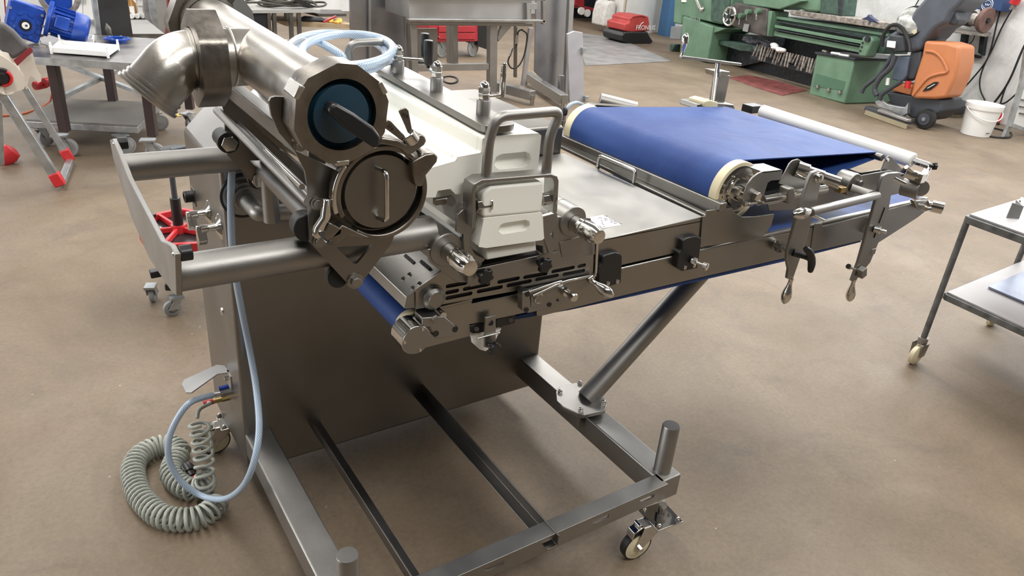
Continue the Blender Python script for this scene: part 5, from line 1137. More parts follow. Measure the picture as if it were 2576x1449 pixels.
vp(((1050, 72), (1101, 72), (1101, 160), (1052, 160)), yV + .12, .03, STEELD, 'sheet_door')
vp(((1326, 8), (1352, 8), (1352, 24), (1334, 24), (1334, 46), (1326, 48)), yV - .14, .05, PLATEM, 'valve_block'); vp(((1366, -20), (1376, -20), (1374, 60), (1366, 62)), yV - .16, .04, BLAST, 'hinge_post')
vp(((1332, 70), (1342, 70), (1322, 215), (1313, 215)), yV - .02, .03, PLATEM, 'gas_strut'); vp(((1296, 66), (1302, 66), (1301, 195), (1295, 195)), yV + .1, .03, STEELD, 'thin_post')
part('black_hose_loop', MB().tube(smooth([PY(u, v, yV - .05) for u, v in ((1312, 75), (1303, 82), (1301, 110), (1288, 130), (1278, 155), (1288, 172), (1305, 165), (1318, 140), (1325, 105), (1325, 85), (1314, 76))], 5, True), .008, n=8, closed=True), CABLE, vt)
part('hose_fitting', MB().cyl(PY(1302, 88, yV - .06), PY(1299, 110, yV - .06), .014), CHROME, vt); part('hose_fitting', MB().cyl(PY(1290, 122, yV - .06), PY(1283, 142, yV - .06), .014), CHROME, vt)
for (a_, b_) in (((1232, 212), (1340, 240)), ((1325, 190), (1418, 250))):
    p, q = PZ(*a_, .10), PZ(*b_, .10); part('floor_beam', MB().bar(p, q, .09, .09), BLAST, vt, bevel=.004); part('foot', MB().cyl(q - Z1 * .1, q, .02), STEEL, vt); part('foot', MB().cyl(p - Z1 * .1, p, .02), STEEL, vt)
vp(((1409, 190), (1420, 190), (1420, 262), (1408, 262)), yV - .1, .04, PLATEM, 'stub_post')
tag(part('floor_cable', MB().tube(smooth([PZ(u, v, .008) for u, v in ((1115, 195), (1118, 205), (1135, 210), (1150, 205), (1148, 196), (1130, 192))], 5, True), .010, n=8, closed=True), CABLE), 'black cable loop on the floor under the stainless vat', 'cable')
# red chest behind the vat
rc_ = thing('red_tool_chest', PZ(1150, 150, 0), 'red tool chest on castors seen under the stainless vat', 'cabinet')
yRc = 8.6
part('body', MB().prism([PY(u, v, yRc) for u, v in ((1078, 20), (1202, 20), (1202, 104), (1100, 106), (1078, 90))], (0, .5, 0)), RED, rc_, bevel=.006)
for v in (66, 84): part('drawer', MB().prism([PY(u, v_, yRc - .02) for u, v_ in ((1104, v), (1196, v), (1196, v + 15), (1104, v + 15))], (0, .03, 0)), RED, rc_, bevel=.004)
part('black_side', MB().prism([PY(u, v, yRc + .02) for u, v in ((1202, 30), (1226, 30), (1226, 125), (1202, 115))], (0, .4, 0)), BLACK, rc_)
for u in (1112, 1190): p = PY(u, 116, yRc + .1); small_castor(rc_, (p.x, p.y, 0), max(.06, p.z - .02) if p.z > .05 else .07, .4)

# light grey panel right of the vat machine
gpn = thing('grey_guard_panel', PZ(1452, 268, 0), 'flat light grey guard panel standing right of the vat machine', 'panel')
part('panel', MB().prism([PY(u, v, 6.1) for u, v in ((1428, 86), (1446, 78), (1466, 82), (1470, 275), (1434, 285))], (0, .03, 0)), mat('pale_grey_sheet', (.40, .40, .43), .45, .3), gpn, bevel=.003)
for (u, v) in ((1468, 127), (1474, 248)): p = PY(u, v, 6.08); part('hinge_lug', MB().obox(p, X1 * .022, Y1 * .02, Z1 * .028), GALV, gpn, bevel=.003)
# ============================================================ RIGHT BACKGROUND
tag(part('floor_plate', MB().prism([PZ(u, v, .001) for u, v in ((1450, 82), (1560, 98), (1688, 155), (1472, 166))], (0, 0, .008)), mat('scuffed_steel_plate', (.30, .29, .285), .5, .4, vary=.2, scale=4)), 'scuffed grey steel plate lying on the floor', 'plate')
tag(part('red_floor_mat', MB().prism([PZ(u, v, .001) for u, v in ((1834, 196), (1880, 190), (1960, 205), (2030, 228), (1968, 241), (1900, 220))], (0, 0, .006)), mat('oily_red_mat', (.19, .055, .05), .5, 0, vary=.4, scale=9)), 'oily red mat on the floor in front of the green lathe', 'mat')
pc_ = PZ(1563, 88, 0)
pw = PZ(1548, 80, 0); pe = PZ(1668, 80, 0)
struct('trim_1', MB().prism([pw, pc_, pc_ + V((.22, .5, 0)), pw + V((.2, .5, 0))], (0, 0, 2.6)), mat('cream_pillar_paint', (.52, .47, .36), .7), bevel=.02)
struct('trim_2', MB().prism([pc_ + V((.02, -.02, 0)), pe + V((-.02, -.02, 0)), pe + V((.1, .4, 0)), pc_ + V((.1, .4, 0))], (0, 0, 2.6)), PILLAR)
struct('trim_3', MB().prism([PZ(1672, 92, 0), PZ(1700, 92, 0), PZ(1700, 92, 0) + V((.1, .3, 0)), PZ(1672, 92, 0) + V((.1, .3, 0))], (0, 0, 2.6)), BLUEP)
ww = thing('welding_unit', PZ(1600, 112, 0), 'red portable welding unit on a black base by the white wall', 'welder')
yW_ = PZ(1600, 110, 0).y
RW = mat('faded_red_plastic', (.42, .05, .045), .45, 0, vary=.15)
part('housing', MB().prism([PY(u, v, yW_) for u, v in ((1571, 60), (1583, 56), (1584, 46), (1600, 39), (1632, 41), (1634, 56), (1635, 78), (1590, 82), (1570, 78))], (0, .45, 0)), RW, ww, bevel=.02)
part('base', MB().prism([PY(u, v, yW_ - .02) for u, v in ((1563, 90), (1572, 80), (1630, 80), (1636, 92), (1644, 104), (1636, 112), (1590, 113), (1566, 104))], (0, .5, 0)), BLACK, ww, bevel=.02)
part('carry_handle', MB().tube(fillet([PY(1586, 48, yW_), PY(1590, 42, yW_), PY(1612, 39, yW_), PY(1624, 42, yW_)], .03), .014, n=8), RW, ww)
def text(name, s_, p, xdir, zdir, size, m, parent, ext=.001):
    cu = bpy.data.curves.new('t', 'FONT'); cu.body = s_; cu.size = size; cu.extrude = ext; cu.resolution_u = 2
    ob = bpy.data.objects.new('t', cu); COL.objects.link(ob); dg = bpy.context.evaluated_depsgraph_get(); me = bpy.data.meshes.new_from_object(ob.evaluated_get(dg))
    x_, z_ = V(xdir).normalized(), V(zdir).normalized(); n_ = x_.cross(z_); M = Matrix((x_, z_, n_)).transposed().to_4x4(); M.translation = V(p); me.transform(M)
    bpy.data.objects.remove(ob); bpy.data.curves.remove(cu)
    return part(name, MB().mesh(me), m, parent)
text('lettering', 'FRONIUS', PY(1599, 75, yW_ - .012), X1, Z1, .105, WHITEP, ww)
part('logo_swoosh', MB().tube(smooth([PY(1610, 68, yW_ - .01), PY(1613, 60, yW_ - .01), PY(1619, 56, yW_ - .01)], 4), .006, n=6), WHITEP, ww)
sk_ = thing('white_sack', PZ(1530, 70, 0), 'white plastic sack leaning on the cream pillar', 'sack')
part('sack', MB().prism([PY(u, v, 10.7) for u, v in ((1528, 10), (1538, 2), (1552, 6), (1548, 40), (1545, 70), (1517, 66), (1520, 38))], (0, .35, 0)), SACK, sk_, bevel=.03, seg=3)
tr2 = thing('red_tool_trolley', PZ(1470, 45, 0), 'red tool trolley on white wheels left of the white sack', 'trolley')
yT2 = 12.0
part('body', MB().prism([PY(u, v, yT2) for u, v in ((1446, -30), (1472, -30), (1470, 20), (1450, 14))], (0, .5, 0)), RED, tr2, bevel=.01)
part('lower_tray', MB().prism([PY(u, v, yT2) for u, v in ((1472, 16), (1512, 24), (1512, 31), (1470, 25))], (0, .5, 0)), RED, tr2, bevel=.01)
for u, v in ((1464, 28), (1479, 33), (1504, 44)): p = PY(u, v, yT2 - .02); part('wheel', MB().cyl(p, p + Y1 * .05, .07, n=20), WHITEP, tr2)
part('upright', MB().prism([PY(u, v, yT2) for u, v in ((1504, -30), (1509, -30), (1506, 50), (1500, 50))], (0, .05, 0)), GALV, tr2)
dkc = tag(part('dark_rack', MB().prism([PY(u, v, 12.6) for u, v in ((1440, -40), (1545, -40), (1545, 20), (1520, 40), (1440, 52))], (0, .3, 0)), OIL), 'dark storage rack in the far corner behind the red trolley', 'rack')
tag(part('blue_box', MB().prism([PY(u, v, 12.2) for u, v in ((1518, -6), (1532, -4), (1530, 18), (1517, 14))], (0, .2, 0)), BLUE), 'small blue box in the far corner above the sack', 'box')

# ---- lathe
LO = V((8.30, 5.5, 0))
def LP(u, v, d=0): return PN(u, v, LO + LNn * d, LNn)
la = thing('lathe', LP(1950, 130), 'long green metal lathe standing along the white wall', 'lathe')
la.location.z = 0; WPOS[la] = V(la.location)
def lp(name, pts, d, t, m, bv=.006, **k): return part(name, MB().prism([LP(u, v, d) for u, v in pts], LNn * t), m, la, bevel=bv, **k)
lp('headstock_cabinet', ((1717, 40), (1793, 66), (1779, 156), (1708, 146)), .0, .7, GREEN, .02)
lp('cabinet_strip', ((1794, 66), (1826, 72), (1793, 84), (1782, 158), (1777, 156)), .03, .6, GREEN)
lp('headstock', ((1700, -60), (1850, -60), (1842, 4), (1816, 62), (1716, 40), (1714, 62), (1693, 58)), .05, .6, GREEN, .02)
lp('headstock_dark', ((1790, -20), (1836, -10), (1826, 62), (1788, 50)), .02, .3, GREEND)
lp('gear_lever', ((1744, -10), (1750, -10), (1762, 18), (1756, 22)), -.03, .03, CHROME, .004); part('lever_ball', MB().ball(LP(1766, 24, -.05), .045), CHROME, la)
lp('name_badge', ((1714, -6), (1725, -4), (1725, 6), (1714, 5)), .03, .02, WHITEP, .002)
text('maker_lettering', 'WEILER', LP(1735, 49, -.01), -LD * 1 + Z1 * 0, Z1, .075, mat('faded_lettering', (.25, .32, .27), .5), la)
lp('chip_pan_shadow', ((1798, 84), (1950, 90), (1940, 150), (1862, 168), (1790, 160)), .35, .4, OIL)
lp('under_bed_shade', ((1930, 84), (2180, 130), (2060, 215), (1930, 160)), .55, .05, OIL)  # dark sheet added behind the bed, its colour stands in for shade
lp('chip_tray', ((1806, 100), (1830, 104), (1890, 118), (1895, 130), (1862, 128), (1804, 110)), .15, .3, GREEND)
lp('chip_tray', ((1862, 128), (1920, 138), (2050, 190), (2040, 236), (1990, 222), (1864, 165)), .45, .3, OIL)
lp('apron', ((1832, 20), (1850, 6), (1930, 22), (1926, 92), (1880, 80), (1842, 66)), -.08, .3, mat('oily_apron', (.085, .075, .07), .45, .2, vary=.4, scale=8), .015)
lp('cross_slide', ((1856, -30), (1900, -40), (2000, -10), (2020, 2), (1960, 24), (1870, 12)), -.05, .35, GREEN, .015)
lp('apron_edge', ((1926, 26), (1942, 28), (1932, 92), (1922, 88)), -.06, .3, GREEN, .01)
hw = LP(1835, 41, -.20)
part('handwheel', MB().tube(circ(hw, LD, Z1, .115, 32), .016, n=10, closed=True), CHROME, la)
for k in range(5): t = k * 2 * PI / 5 + .3; part('spoke', MB().cyl(hw, hw + (LD * math.cos(t) + Z1 * math.sin(t)) * .11, .010, n=8), CHROME, la)
part('wheel_hub', MB().cyl(hw + LNn * .12, hw - LNn * .02, .03, n=20), OIL, la)
for u, v in ((1862, 40), (1880, 30), (1905, 28)): q = LP(u, v, -.13); part('lever_boss', MB().cyl(q + LNn * .08, q - LNn * .02, .035, n=18), GREEN, la); part('lever_rod', MB().cyl(q, LP(u - 3, v + 22, -.14), .009, n=8), CHROME, la)
q = LP(1877, 70, -.1); part('name_dial', MB().obox(q, LD * .05, LNn * .01, Z1 * .05), GALV, la, bevel=.005)
# bed
lp('bed_way', ((1985, 28), (2000, 26), (2240, 58), (2236, 76), (1990, 38)), -.02, .45, WORN, .008)
lp('bed', ((1948, 40), (2240, 76), (2222, 136), (2150, 128), (1950, 86)), .06, .4, GREEND, .01)
for (a_, m_, d) in ((((1950, 40), (2236, 84), (2234, 92), (1950, 48)), GREEN, .03), (((1948, 62), (2172, 102), (2170, 112), (1948, 70)), GREEN, -.02), (((1948, 78), (2170, 120), (2168, 134), (1946, 90)), GREEN, .0), (((1950, 52), (2176, 94), (2176, 97), (1950, 56)), OIL, -.04), (((1946, 72), (2172, 115), (2172, 118), (1946, 76)), OIL, -.04)): lp('bed_rib', a_, d, .1, m_, .006)
lp('end_bearing', ((2170, 92), (2184, 90), (2194, 100), (2188, 118), (2178, 144), (2160, 142), (2157, 130), (2164, 108)), -.10, .16, GREEN, .02)
part('bearing_bore', MB().cyl(LP(2184, 98, -.11), LP(2184, 98, -.11) - LNn * .02, .035, n=20), OIL, la)
for u, v in ((2170, 108), (2168, 118), (2164, 128)): part('screw', MB().cyl(LP(u, v, -.105), LP(u, v, -.11), .012, n=10), OIL, la)
lp('tailstock', ((1992, -50), (2064, -50), (2060, 30), (2030, 30), (1990, 16)), .05, .3, GREEN, .03)
lp('tailstock_quill', ((2046, -40), (2108, -30), (2122, -10), (2115, 42), (2060, 34)), .08, .25, GREEND, .02); lp('tailstock_post', ((2108, -40), (2120, -40), (2113, 42), (2108, 42)), .0, .04, OIL, .004)
# right pedestal
lp('pedestal', ((2054, 134), (2150, 149), (2125, 262), (2033, 238)), .0, .9, GREEN, .02)
lp('pedestal_recess', ((2052, 184), (2128, 205), (2120, 228), (2046, 218)), -.004, .01, mat('recess_green', (.07, .15, .095), .5), .003)
lp('pedestal_top', ((2048, 130), (2152, 147), (2150, 152), (2050, 136)), -.02, .95, OIL, .004)
for u, v in ((2056, 222), (2084, 230), (2112, 236)): part('anchor_stud', MB().cyl(LP(u, v, -.02), LP(u, v - 8, -.02), .022, n=10), WORN, la)
part('foot_bolt', MB().cyl(LP(2058, 244, .03), LP(2058, 250, .03), .05, n=14), OIL, la)
part('oily_disc', MB().cyl(LP(2070, 256, -.02), LP(2070, 253, -.02), .08, n=20), WORN, la)
lp('foot_bracket', ((1688, 66), (1715, 68), (1712, 100), (1684, 98)), .08, .3, mat('grey_switch_box', (.20, .215, .22), .5), .01); lp('foot_bracket', ((1686, 110), (1697, 112), (1690, 130), (1684, 128)), .1, .2, GREEND, .01)
# rack of turning rods under the bed (uncountable clutter, one by one they are small but visible)
rr_ = random.Random(11)
for k in range(22):
    u = 1900 + k * 7.0; v = 112 + k * 1.75; ln = rr_.choice((22, 28, 36)) ; lean = rr_.uniform(8, 14)
    q0, q1 = LP(u + lean * .5, v, .08), LP(u - lean * .5, v + ln, .06)
    o_ = part('turning_bar', MB().bar(q0, q1, .022, .018), WORN, None)
    tag(o_, ('leftmost metal bar of the row under the lathe bed' if k == 0 else 'rightmost metal bar of the row, next to the green pedestal' if k == 21 else 'metal bar hanging upright in the row under the lathe bed'), 'bar', 'metal bars racked under the lathe bed')
part('bar_rack', MB().bar(LP(1890, 128, .12), LP(2050, 168, .12), .03, .03).bar(LP(1890, 142, .14), LP(2050, 184, .14), .03, .05), OIL, la)
rgp = LP(1957, 120, .05)
mbx = MB(); [mbx.ball(rgp + LD * rr_.uniform(-.09, .09) + Z1 * rr_.uniform(-.03, .03), .05, (1, 1, .6), 10) for _ in range(7)]
tag(part('white_rag', mbx, WHITEP), 'white rag lying on the bars under the lathe bed', 'rag')
mbx = MB(); [mbx.ball(LP(1905, 105, .15) + LD * rr_.uniform(-.22, .22) + Z1 * rr_.uniform(-.04, .04), .05, (1, 1.5, .5), 10) for _ in range(12)]
tag(part('swarf_heap', mbx, mat('grey_swarf', (.14, .145, .17), .6, .3, vary=.5, scale=40), kind=None), 'grey heap of metal swarf below the lathe apron', 'swarf')
gn = thing('air_gun', LP(2186, 46, -.02), 'black air blow gun lying on the right end of the lathe bed', 'air gun')
part('gun_body', MB().prism([LP(u, v, -.02) for u, v in ((2166, 48), (2180, 42), (2184, 36), (2188, 42), (2215, 60), (2218, 64), (2204, 60), (2192, 56), (2188, 66), (2182, 62), (2182, 50), (2170, 50))], LNn * .06), mat('dark_blue_plastic', (.02, .03, .08), .5), gn, bevel=.005)
part('nozzle', MB().cyl(LP(2168, 48, 0), LP(2152, 56, 0), .008, n=8), CHROME, gn)
wkc = thing('work_samples', LP(2100, 136), 'handful of worn turned parts lying on the green pedestal top', 'parts')
for u, v, l in ((2070, 128, 10), (2092, 133, 22), (2112, 138, 24)): part('turned_part', MB().cyl(LP(u, v, .05), LP(u + l, v + 3, .05), .016, n=10), (WORN, WHITEP, WHITEP)[0 if l == 10 else 1], wkc)

# ---- scrubber
SX = 8.05
def SP(u, v, d=0): return PX(u, v, SX + d)
sm = thing('floor_scrubber', SP(2330, 300), 'orange and dark grey walk behind floor scrubber in front of the white wall', 'cleaning machine')
sm.location.z = 0; WPOS[sm] = V(sm.location)
def sp_(name, pts, d, t, m, bv=.02, seg=3, **k): return part(name, MB().prism([SP(u, v, d) for u, v in pts], (t, 0, 0)), m, sm, bevel=bv, seg=seg, **k)
ob_ = [(2325, 102), (2345, 104), (2382, 106), (2414, 116), (2412, 160), (2402, 200), (2380, 246), (2352, 250), (2300, 248), (2289, 240), (2300, 196), (2318, 140)]
sp_('orange_tank', ob_, .0, .32, ORANGE, .03)
part('tank_ridge', MB().tube(smooth([SP(u, v, -.005) for u, v in ((2296, 240), (2312, 220), (2334, 196), (2360, 186), (2380, 182), (2382, 172), (2370, 148), (2352, 132), (2330, 128))], 5), .016, n=8), ORANGE, sm)
sp_('badge', ((2320, 230), (2332, 216), (2350, 206), (2361, 206), (2356, 214), (2340, 226)), -.012, .01, BLACK, .002, 1)
part('badge_stripe', MB().bar(SP(2334, 222, -.014), SP(2352, 212, -.014), .006, .02, up=X1), WHITEP, sm)
sp_('front_tank', ((2232, 226), (2262, 208), (2296, 214), (2290, 240)), .05, .35, ORANGE, .02)
sp_('chassis', ((2228, 230), (2290, 240), (2370, 250), (2368, 280), (2330, 305), (2290, 296), (2240, 262)), .06, .42, GREYP, .02)
top = [(2312, 42), (2330, 16), (2344, -20), (2430, -40), (2428, 0), (2400, 20), (2384, 48), (2360, 66), (2334, 90), (2322, 100), (2316, 120), (2296, 132), (2282, 128), (2262, 110), (2262, 60)]
hood_pts = [(2285, 50), (2300, 24), (2330, -10), (2360, -40), (2432, -40), (2428, -4), (2408, 18), (2392, 30), (2380, 58), (2352, 72), (2332, 96), (2322, 104), (2316, 126), (2290, 132), (2250, 130), (2222, 122), (2220, 100), (2240, 84), (2262, 70)]
sp_('recovery_tank_cover', hood_pts, .02, .46, mat('matt_grey_plastic', (.075, .085, .105), .45, 0, vary=.15), .04)
sp_('tank_grip', ((2392, 30), (2404, 28), (2412, 50), (2404, 64), (2388, 62), (2384, 50)), .1, .2, GREYP, .02)
part('dial_dome', MB().lathe(SP(2294, 54, .06), V((-1, -.35, .55)), [(0, .150), (.02, .147), (.038, .12), (.048, .07), (.05, .01)], 32), mat('clear_dial_cover', (.30, .30, .28), .15, 0, vary=.7, scale=14), sm)
part('dome_rim', MB().tube(circ(SP(2294, 54, .055), V((-.0, 1, .0)), V((.35, 0, 1)).normalized(), .158, 32), .010, n=8, closed=True), BLACK, sm)
part('loop_handle', MB().tube(smooth([SP(u, v, -.08) for u, v in ((2218, 118), (2222, 90), (2236, 68), (2252, 62), (2268, 70), (2280, 90), (2288, 112), (2290, 130))], 5), .020, n=10), BLACK, sm)
sp_('control_panel', ((2236, 88), (2274, 90), (2276, 130), (2250, 132), (2232, 120)), -.04, .2, GREYP, .02)
sp_('white_label', ((2232, 102), (2253, 104), (2251, 121), (2230, 118)), -.09, .01, WHITEP, .001, 1)
sp_('yellow_tag', ((2296, 76), (2305, 72), (2306, 82), (2299, 87), (2293, 82)), -.01, .01, mat('cream_tag', (.6, .55, .4), .5), .001, 1)
sp_('battery_box', ((2252, 140), (2288, 142), (2280, 190), (2268, 206), (2242, 200), (2248, 170)), .02, .25, mat('slate_plastic', (.10, .125, .17), .45), .015)
sp_('dark_core', ((2290, 130), (2318, 128), (2316, 160), (2300, 200), (2282, 200), (2284, 160)), .06, .3, GREYP, .02)
part('squeegee_hose', MB().tube(smooth([SP(u, v, -.08) for u, v in ((2246, 136), (2232, 160), (2210, 190), (2176, 218), (2168, 234))], 5), .022, n=10), GREYP, sm)
part('vacuum_hose', MB().tube(smooth([SP(u, v, -.1) for u, v in ((2252, 140), (2240, 170), (2214, 196), (2200, 222), (2206, 240))], 5), .028, n=10), GREYP, sm)
part('vacuum_hose', MB().tube(smooth([SP(u, v, -.08) for u, v in ((2268, 205), (2240, 222), (2218, 238), (2212, 252))], 5), .026, n=10), GREYP, sm)
part('red_plug', MB().cyl(SP(2286, 204, -.02), SP(2282, 222, -.02), .03, n=14), REDP, sm)
part('red_tap', MB().cyl(SP(2234, 196, -.05), SP(2232, 214, -.05), .02, n=12), WHITEP, sm)
s0_, s1_ = SP(2186, 268, -.1), SP(2288, 316, -.1)
s0_.z = .05; s1_.z = .05
p0, p1 = PZ(2182, 276, .05), PZ(2286, 312, .05)
part('squeegee_body', MB().bar(p0 + Z1 * .02, p1 + Z1 * .02, .10, .05), GREYP, sm, bevel=.01)
part('squeegee_light_bar', MB().bar(p0.lerp(p1, .3) + V((-.05, -.02, .045)), p1 + V((-.05, -.02, .045)), .06, .03), PLATEM, sm, bevel=.006)
part('squeegee_rubber', MB().bar(p0 + V((-.06, -.02, -.02)), p1 + V((-.06, -.02, -.02)), .012, .05), mat('tan_rubber', (.30, .26, .17), .6), sm)
sp_('squeegee_bracket', ((2200, 256), (2216, 250), (2232, 262), (2260, 268), (2276, 270), (2284, 258), (2282, 286), (2270, 294), (2240, 280), (2206, 268)), -.06, .06, GALV, .008)
for u, v, r_ in ((2332, 288, .10),):
    p = SP(u, v, -.02); p.z = .105; part('drive_wheel', MB().lathe(p - X1 * .03, X1, [(0, .07), (.004, .10), (.05, .105), (.056, .10), (.06, .06)], 32), RUBBER, sm); part('wheel_rim', MB().cyl(p - X1 * .035, p - X1 * .02, .062, n=24), GREYP, sm); part('wheel_hub', MB().cyl(p - X1 * .045, p - X1 * .03, .02, n=12), GALV, sm)
bp0 = PZ(2382, 292, .0)
part('brush_deck', MB().lathe(bp0 + V((.1, .1, .05)), Z1, [(0, .22), (.03, .235), (.09, .23), (.12, .19), (.15, .10)], 36), GREYP, sm)
part('brush', MB().cyl(bp0 + V((.1, .1, .003)), bp0 + V((.1, .1, .05)), .205, n=40), mat('brown_bristles', (.12, .10, .07), .8, 0, vary=.5, scale=60), sm)

# ---- bucket
bk = PZ(2452, 338, 0)
bu = thing('white_bucket', bk, 'white plastic bucket on the floor right of the scrubber', 'bucket')
hB = .325
part('body', MB().lathe(bk, Z1, [(0, .135), (.004, .140), (hB * .84, .165), (hB * .84, .176), (hB * .87, .178), (hB, .178), (hB, .170), (hB * .5, .152), (.01, .13)], 48, cap=False).cyl(bk + Z1 * .008, bk + Z1 * .012, .13, n=40), WHITEP, bu)
lug = V((-.55, -.83, 0)).normalized(); sd = V((lug.y, -lug.x, 0))
part('bail', MB().tube([bk + (lug * math.sin(t) + sd * -math.cos(t)) * .184 + Z1 * (hB * .86 - .10 * math.sin(t)) for t in [PI * i / 20 for i in range(21)]], .0055, n=8), WHITEP, bu)
part('small_mark', MB().obox(bk + V((-.05, -.143, .05)), V((.025, -.006, 0)), V((0, .001, 0)), Z1 * .003), CABLE, bu)

# ---- grinder on wall shelf, wall box, cables
WO = wp.copy()
def WP(u, v, d=0): return PN(u, v, WO - LNn * d, LNn)
gr = thing('bench_grinder', WP(2450, 60, .2), 'worn double ended bench grinder on a steel wall bracket', 'grinder')
part('shelf_plate', MB().prism([WP(2381, 76, .35), WP(2404, 66, .05), WP(2494, 82, .05), WP(2484, 88, .35)], (0, 0, -.02)), WORN, gr)
for u in (2418, 2466): part('bracket_leg', MB().prism([WP(u, 84, .08), WP(u + 12, 86, .08), WP(u + 4, 140, .08), WP(u - 6, 132, .08)], LNn * .06), OIL, gr)
part('bracket_foot', MB().bar(WP(2414, 132, .05), WP(2466, 144, .05), .05, .03), OIL, gr)
g0, g1 = WP(2416, 42, .2), WP(2446, 48, .2)
part('motor_body', MB().cyl(g0, g1, .085, n=28), mat('worn_dark_motor', (.06, .05, .045), .35, .6, vary=.5, scale=12), gr)
part('motor_cap', MB().cyl(g0 - (g1 - g0) * .25, g0, .06, n=20), WORN, gr); part('motor_cap', MB().cyl(g1, g1 + (g1 - g0) * .5, .07, n=20), WORN, gr)
w0 = WP(2474, 50, .25); part('grinding_wheel', MB().cyl(w0, w0 + LD * -.05, .135, n=36), mat('rusty_wheel', (.16, .09, .075), .7, 0, vary=.3, scale=15), gr, bevel=.01)
part('wheel_nut', MB().hexn(w0 - LD * .05, w0 - LD * .07, .03), OIL, gr)
w1 = WP(2400, 45, .2); part('grinding_wheel', MB().cyl(w1, w1 + LD * .05, .10, n=30), GREYP, gr, bevel=.008)
part('guard_bracket', MB().prism([WP(u, v, .2) for u, v in ((2448, 42), (2462, 34), (2466, 50), (2458, 72), (2448, 64))], LNn * .04), WORN, gr)
part('power_lead', MB().tube(smooth([WP(2452, 88, .1), WP(2446, 104, .06), WP(2430, 118, .04), (WP(2424, 124, .04))], 4), .005, n=6), CABLE, gr)
bb = thing('wall_box', WP(2490, 10, .1), 'blue wall box with a round emblem above the bench grinder', 'box')
part('box', MB().prism([WP(u, v, .15) for u, v in ((2461, -30), (2526, -30), (2520, 29), (2457, 23))], LNn * .15), mat('navy_blue_box', (.025, .06, .17), .45), bb, bevel=.008)
ec = WP(2484, 12, .155)
part('emblem_ring', MB().tube(circ(ec, LD, Z1, .062, 28), .004, n=6, closed=True), WHITEP, bb); part('emblem_ring', MB().tube(circ(ec, LD, Z1, .044, 24, .6, 5.9), .003, n=6), WHITEP, bb)
part('emblem_bar', MB().tube([ec + LD * .025 + Z1 * .01, ec + LD * .012 - Z1 * .01, ec + Z1 * .008, ec - LD * .012 - Z1 * .01, ec - LD * .025 + Z1 * .01], .005, n=6), WHITEP, bb)
tag(part('red_holder', MB().prism([WP(u, v, .12) for u, v in ((2465, 24), (2494, 28), (2492, 34), (2466, 32))], LNn * .1), mat('faded_red', (.45, .05, .05), .5)), 'red strip below the blue wall box', 'holder')
def wcable(pts, lab, d=.06, r=.009, grp=None, floorpts=()):
    return tag(part('wall_cable', MB().tube(smooth([WP(u, v, d) for u, v in pts] + [PZ(u, v, .01) for u, v in floorpts], 6), r, n=8), CABLE), lab, 'cable', grp)
wcable(((2524, -30), (2517, 20), (2505, 70), (2492, 125), (2478, 158), (2440, 205), (2392, 256)), 'black cable sweeping down left to behind the scrubber')
wcable(((2548, 20), (2520, 70), (2498, 120), (2478, 160), (2466, 195), (2466, 225), (2478, 253)), 'black cable from the red socket plug dropping behind the bucket', .05)
wcable(((2590, 90), (2570, 130), (2545, 190), (2525, 226), (2500, 260)), 'thick black cable coming down from the right edge', .07, .012)
wcable(((2590, 195), (2560, 232), (2530, 258), (2508, 262)), 'black cable curving in low from the right edge', .08)
wcable(((2545, 190), (2528, 225), (2518, 256), (2517, 266)), 'short black cable ending above the red connector behind the bucket', .06)
wcable(((2322, -20), (2300, 20), (2285, 50)), 'black cable hanging on the wall behind the grey scrubber hood', .05, .007)
wcable(((2402, 10), (2378, 60), (2366, 104)), 'thin dark cable behind the orange tank', .05, .006)
pk_ = thing('wall_plug', WP(2550, 10, .1), 'red and white wall plug at the top of the black cables', 'plug'); part('red_part', MB().cyl(WP(2560, -8, .1), WP(2550, 10, .1), .05, n=16), REDP, pk_); part('grey_part', MB().cyl(WP(2552, 10, .1), WP(2546, 24, .1), .032, n=14), WORN, pk_)
rcn = thing('red_connector', PZ(2505, 318, .05), 'red connector with black end hanging behind the bucket', 'plug'); part('red_part', MB().cyl(WP(2517, 284, .1), WP(2508, 308, .12), .03, n=14), REDP, rcn); part('black_end', MB().cyl(WP(2517, 266, .09), WP(2517, 284, .1), .022, n=12), BLACK, rcn); part('black_end', MB().cyl(WP(2508, 308, .12), WP(2500, 326, .14), .036, n=14), BLACK, rcn)
tag(part('extension_cable', MB().tube(smooth([PZ(u, v, .012) for u, v in ((2500, 322), (2530, 330), (2544, 335), (2540, 345), (2515, 346), (2490, 343))], 6), .009, n=8), CABLE), 'black cord looping on the floor by the step stool foot', 'cord')
# step ladder at the right edge
sl_ = thing('step_stool', PZ(2530, 348, 0), 'white louvred panel on a grey frame cut by the right edge', 'stool')
ysl = PZ(2530, 348, 0).y
part('leg', MB().prism([PY(u, v, ysl) for u, v in ((2524, 348), (2532, 350), (2548, 315), (2580, 210), (2590, 130), (2582, 130), (2570, 210), (2540, 312))], (0, .03, 0)), GALV, sl_)
part('white_panel', MB().prism([PY(u, v, ysl + .02) for u, v in ((2546, 310), (2600, 330), (2620, 180), (2582, 205))], (0, .02, 0)), WHITEP, sl_)
for v in (250, 268, 285): part('louvre', MB().bar(PY(2566, v, ysl + .01), PY(2600, v + 6, ysl + .01), .02, .010), GREYP, sl_)
part('seat_rail', MB().bar(PY(2540, 313, ysl), PY(2600, 335, ysl), .03, .04), GALV, sl_)

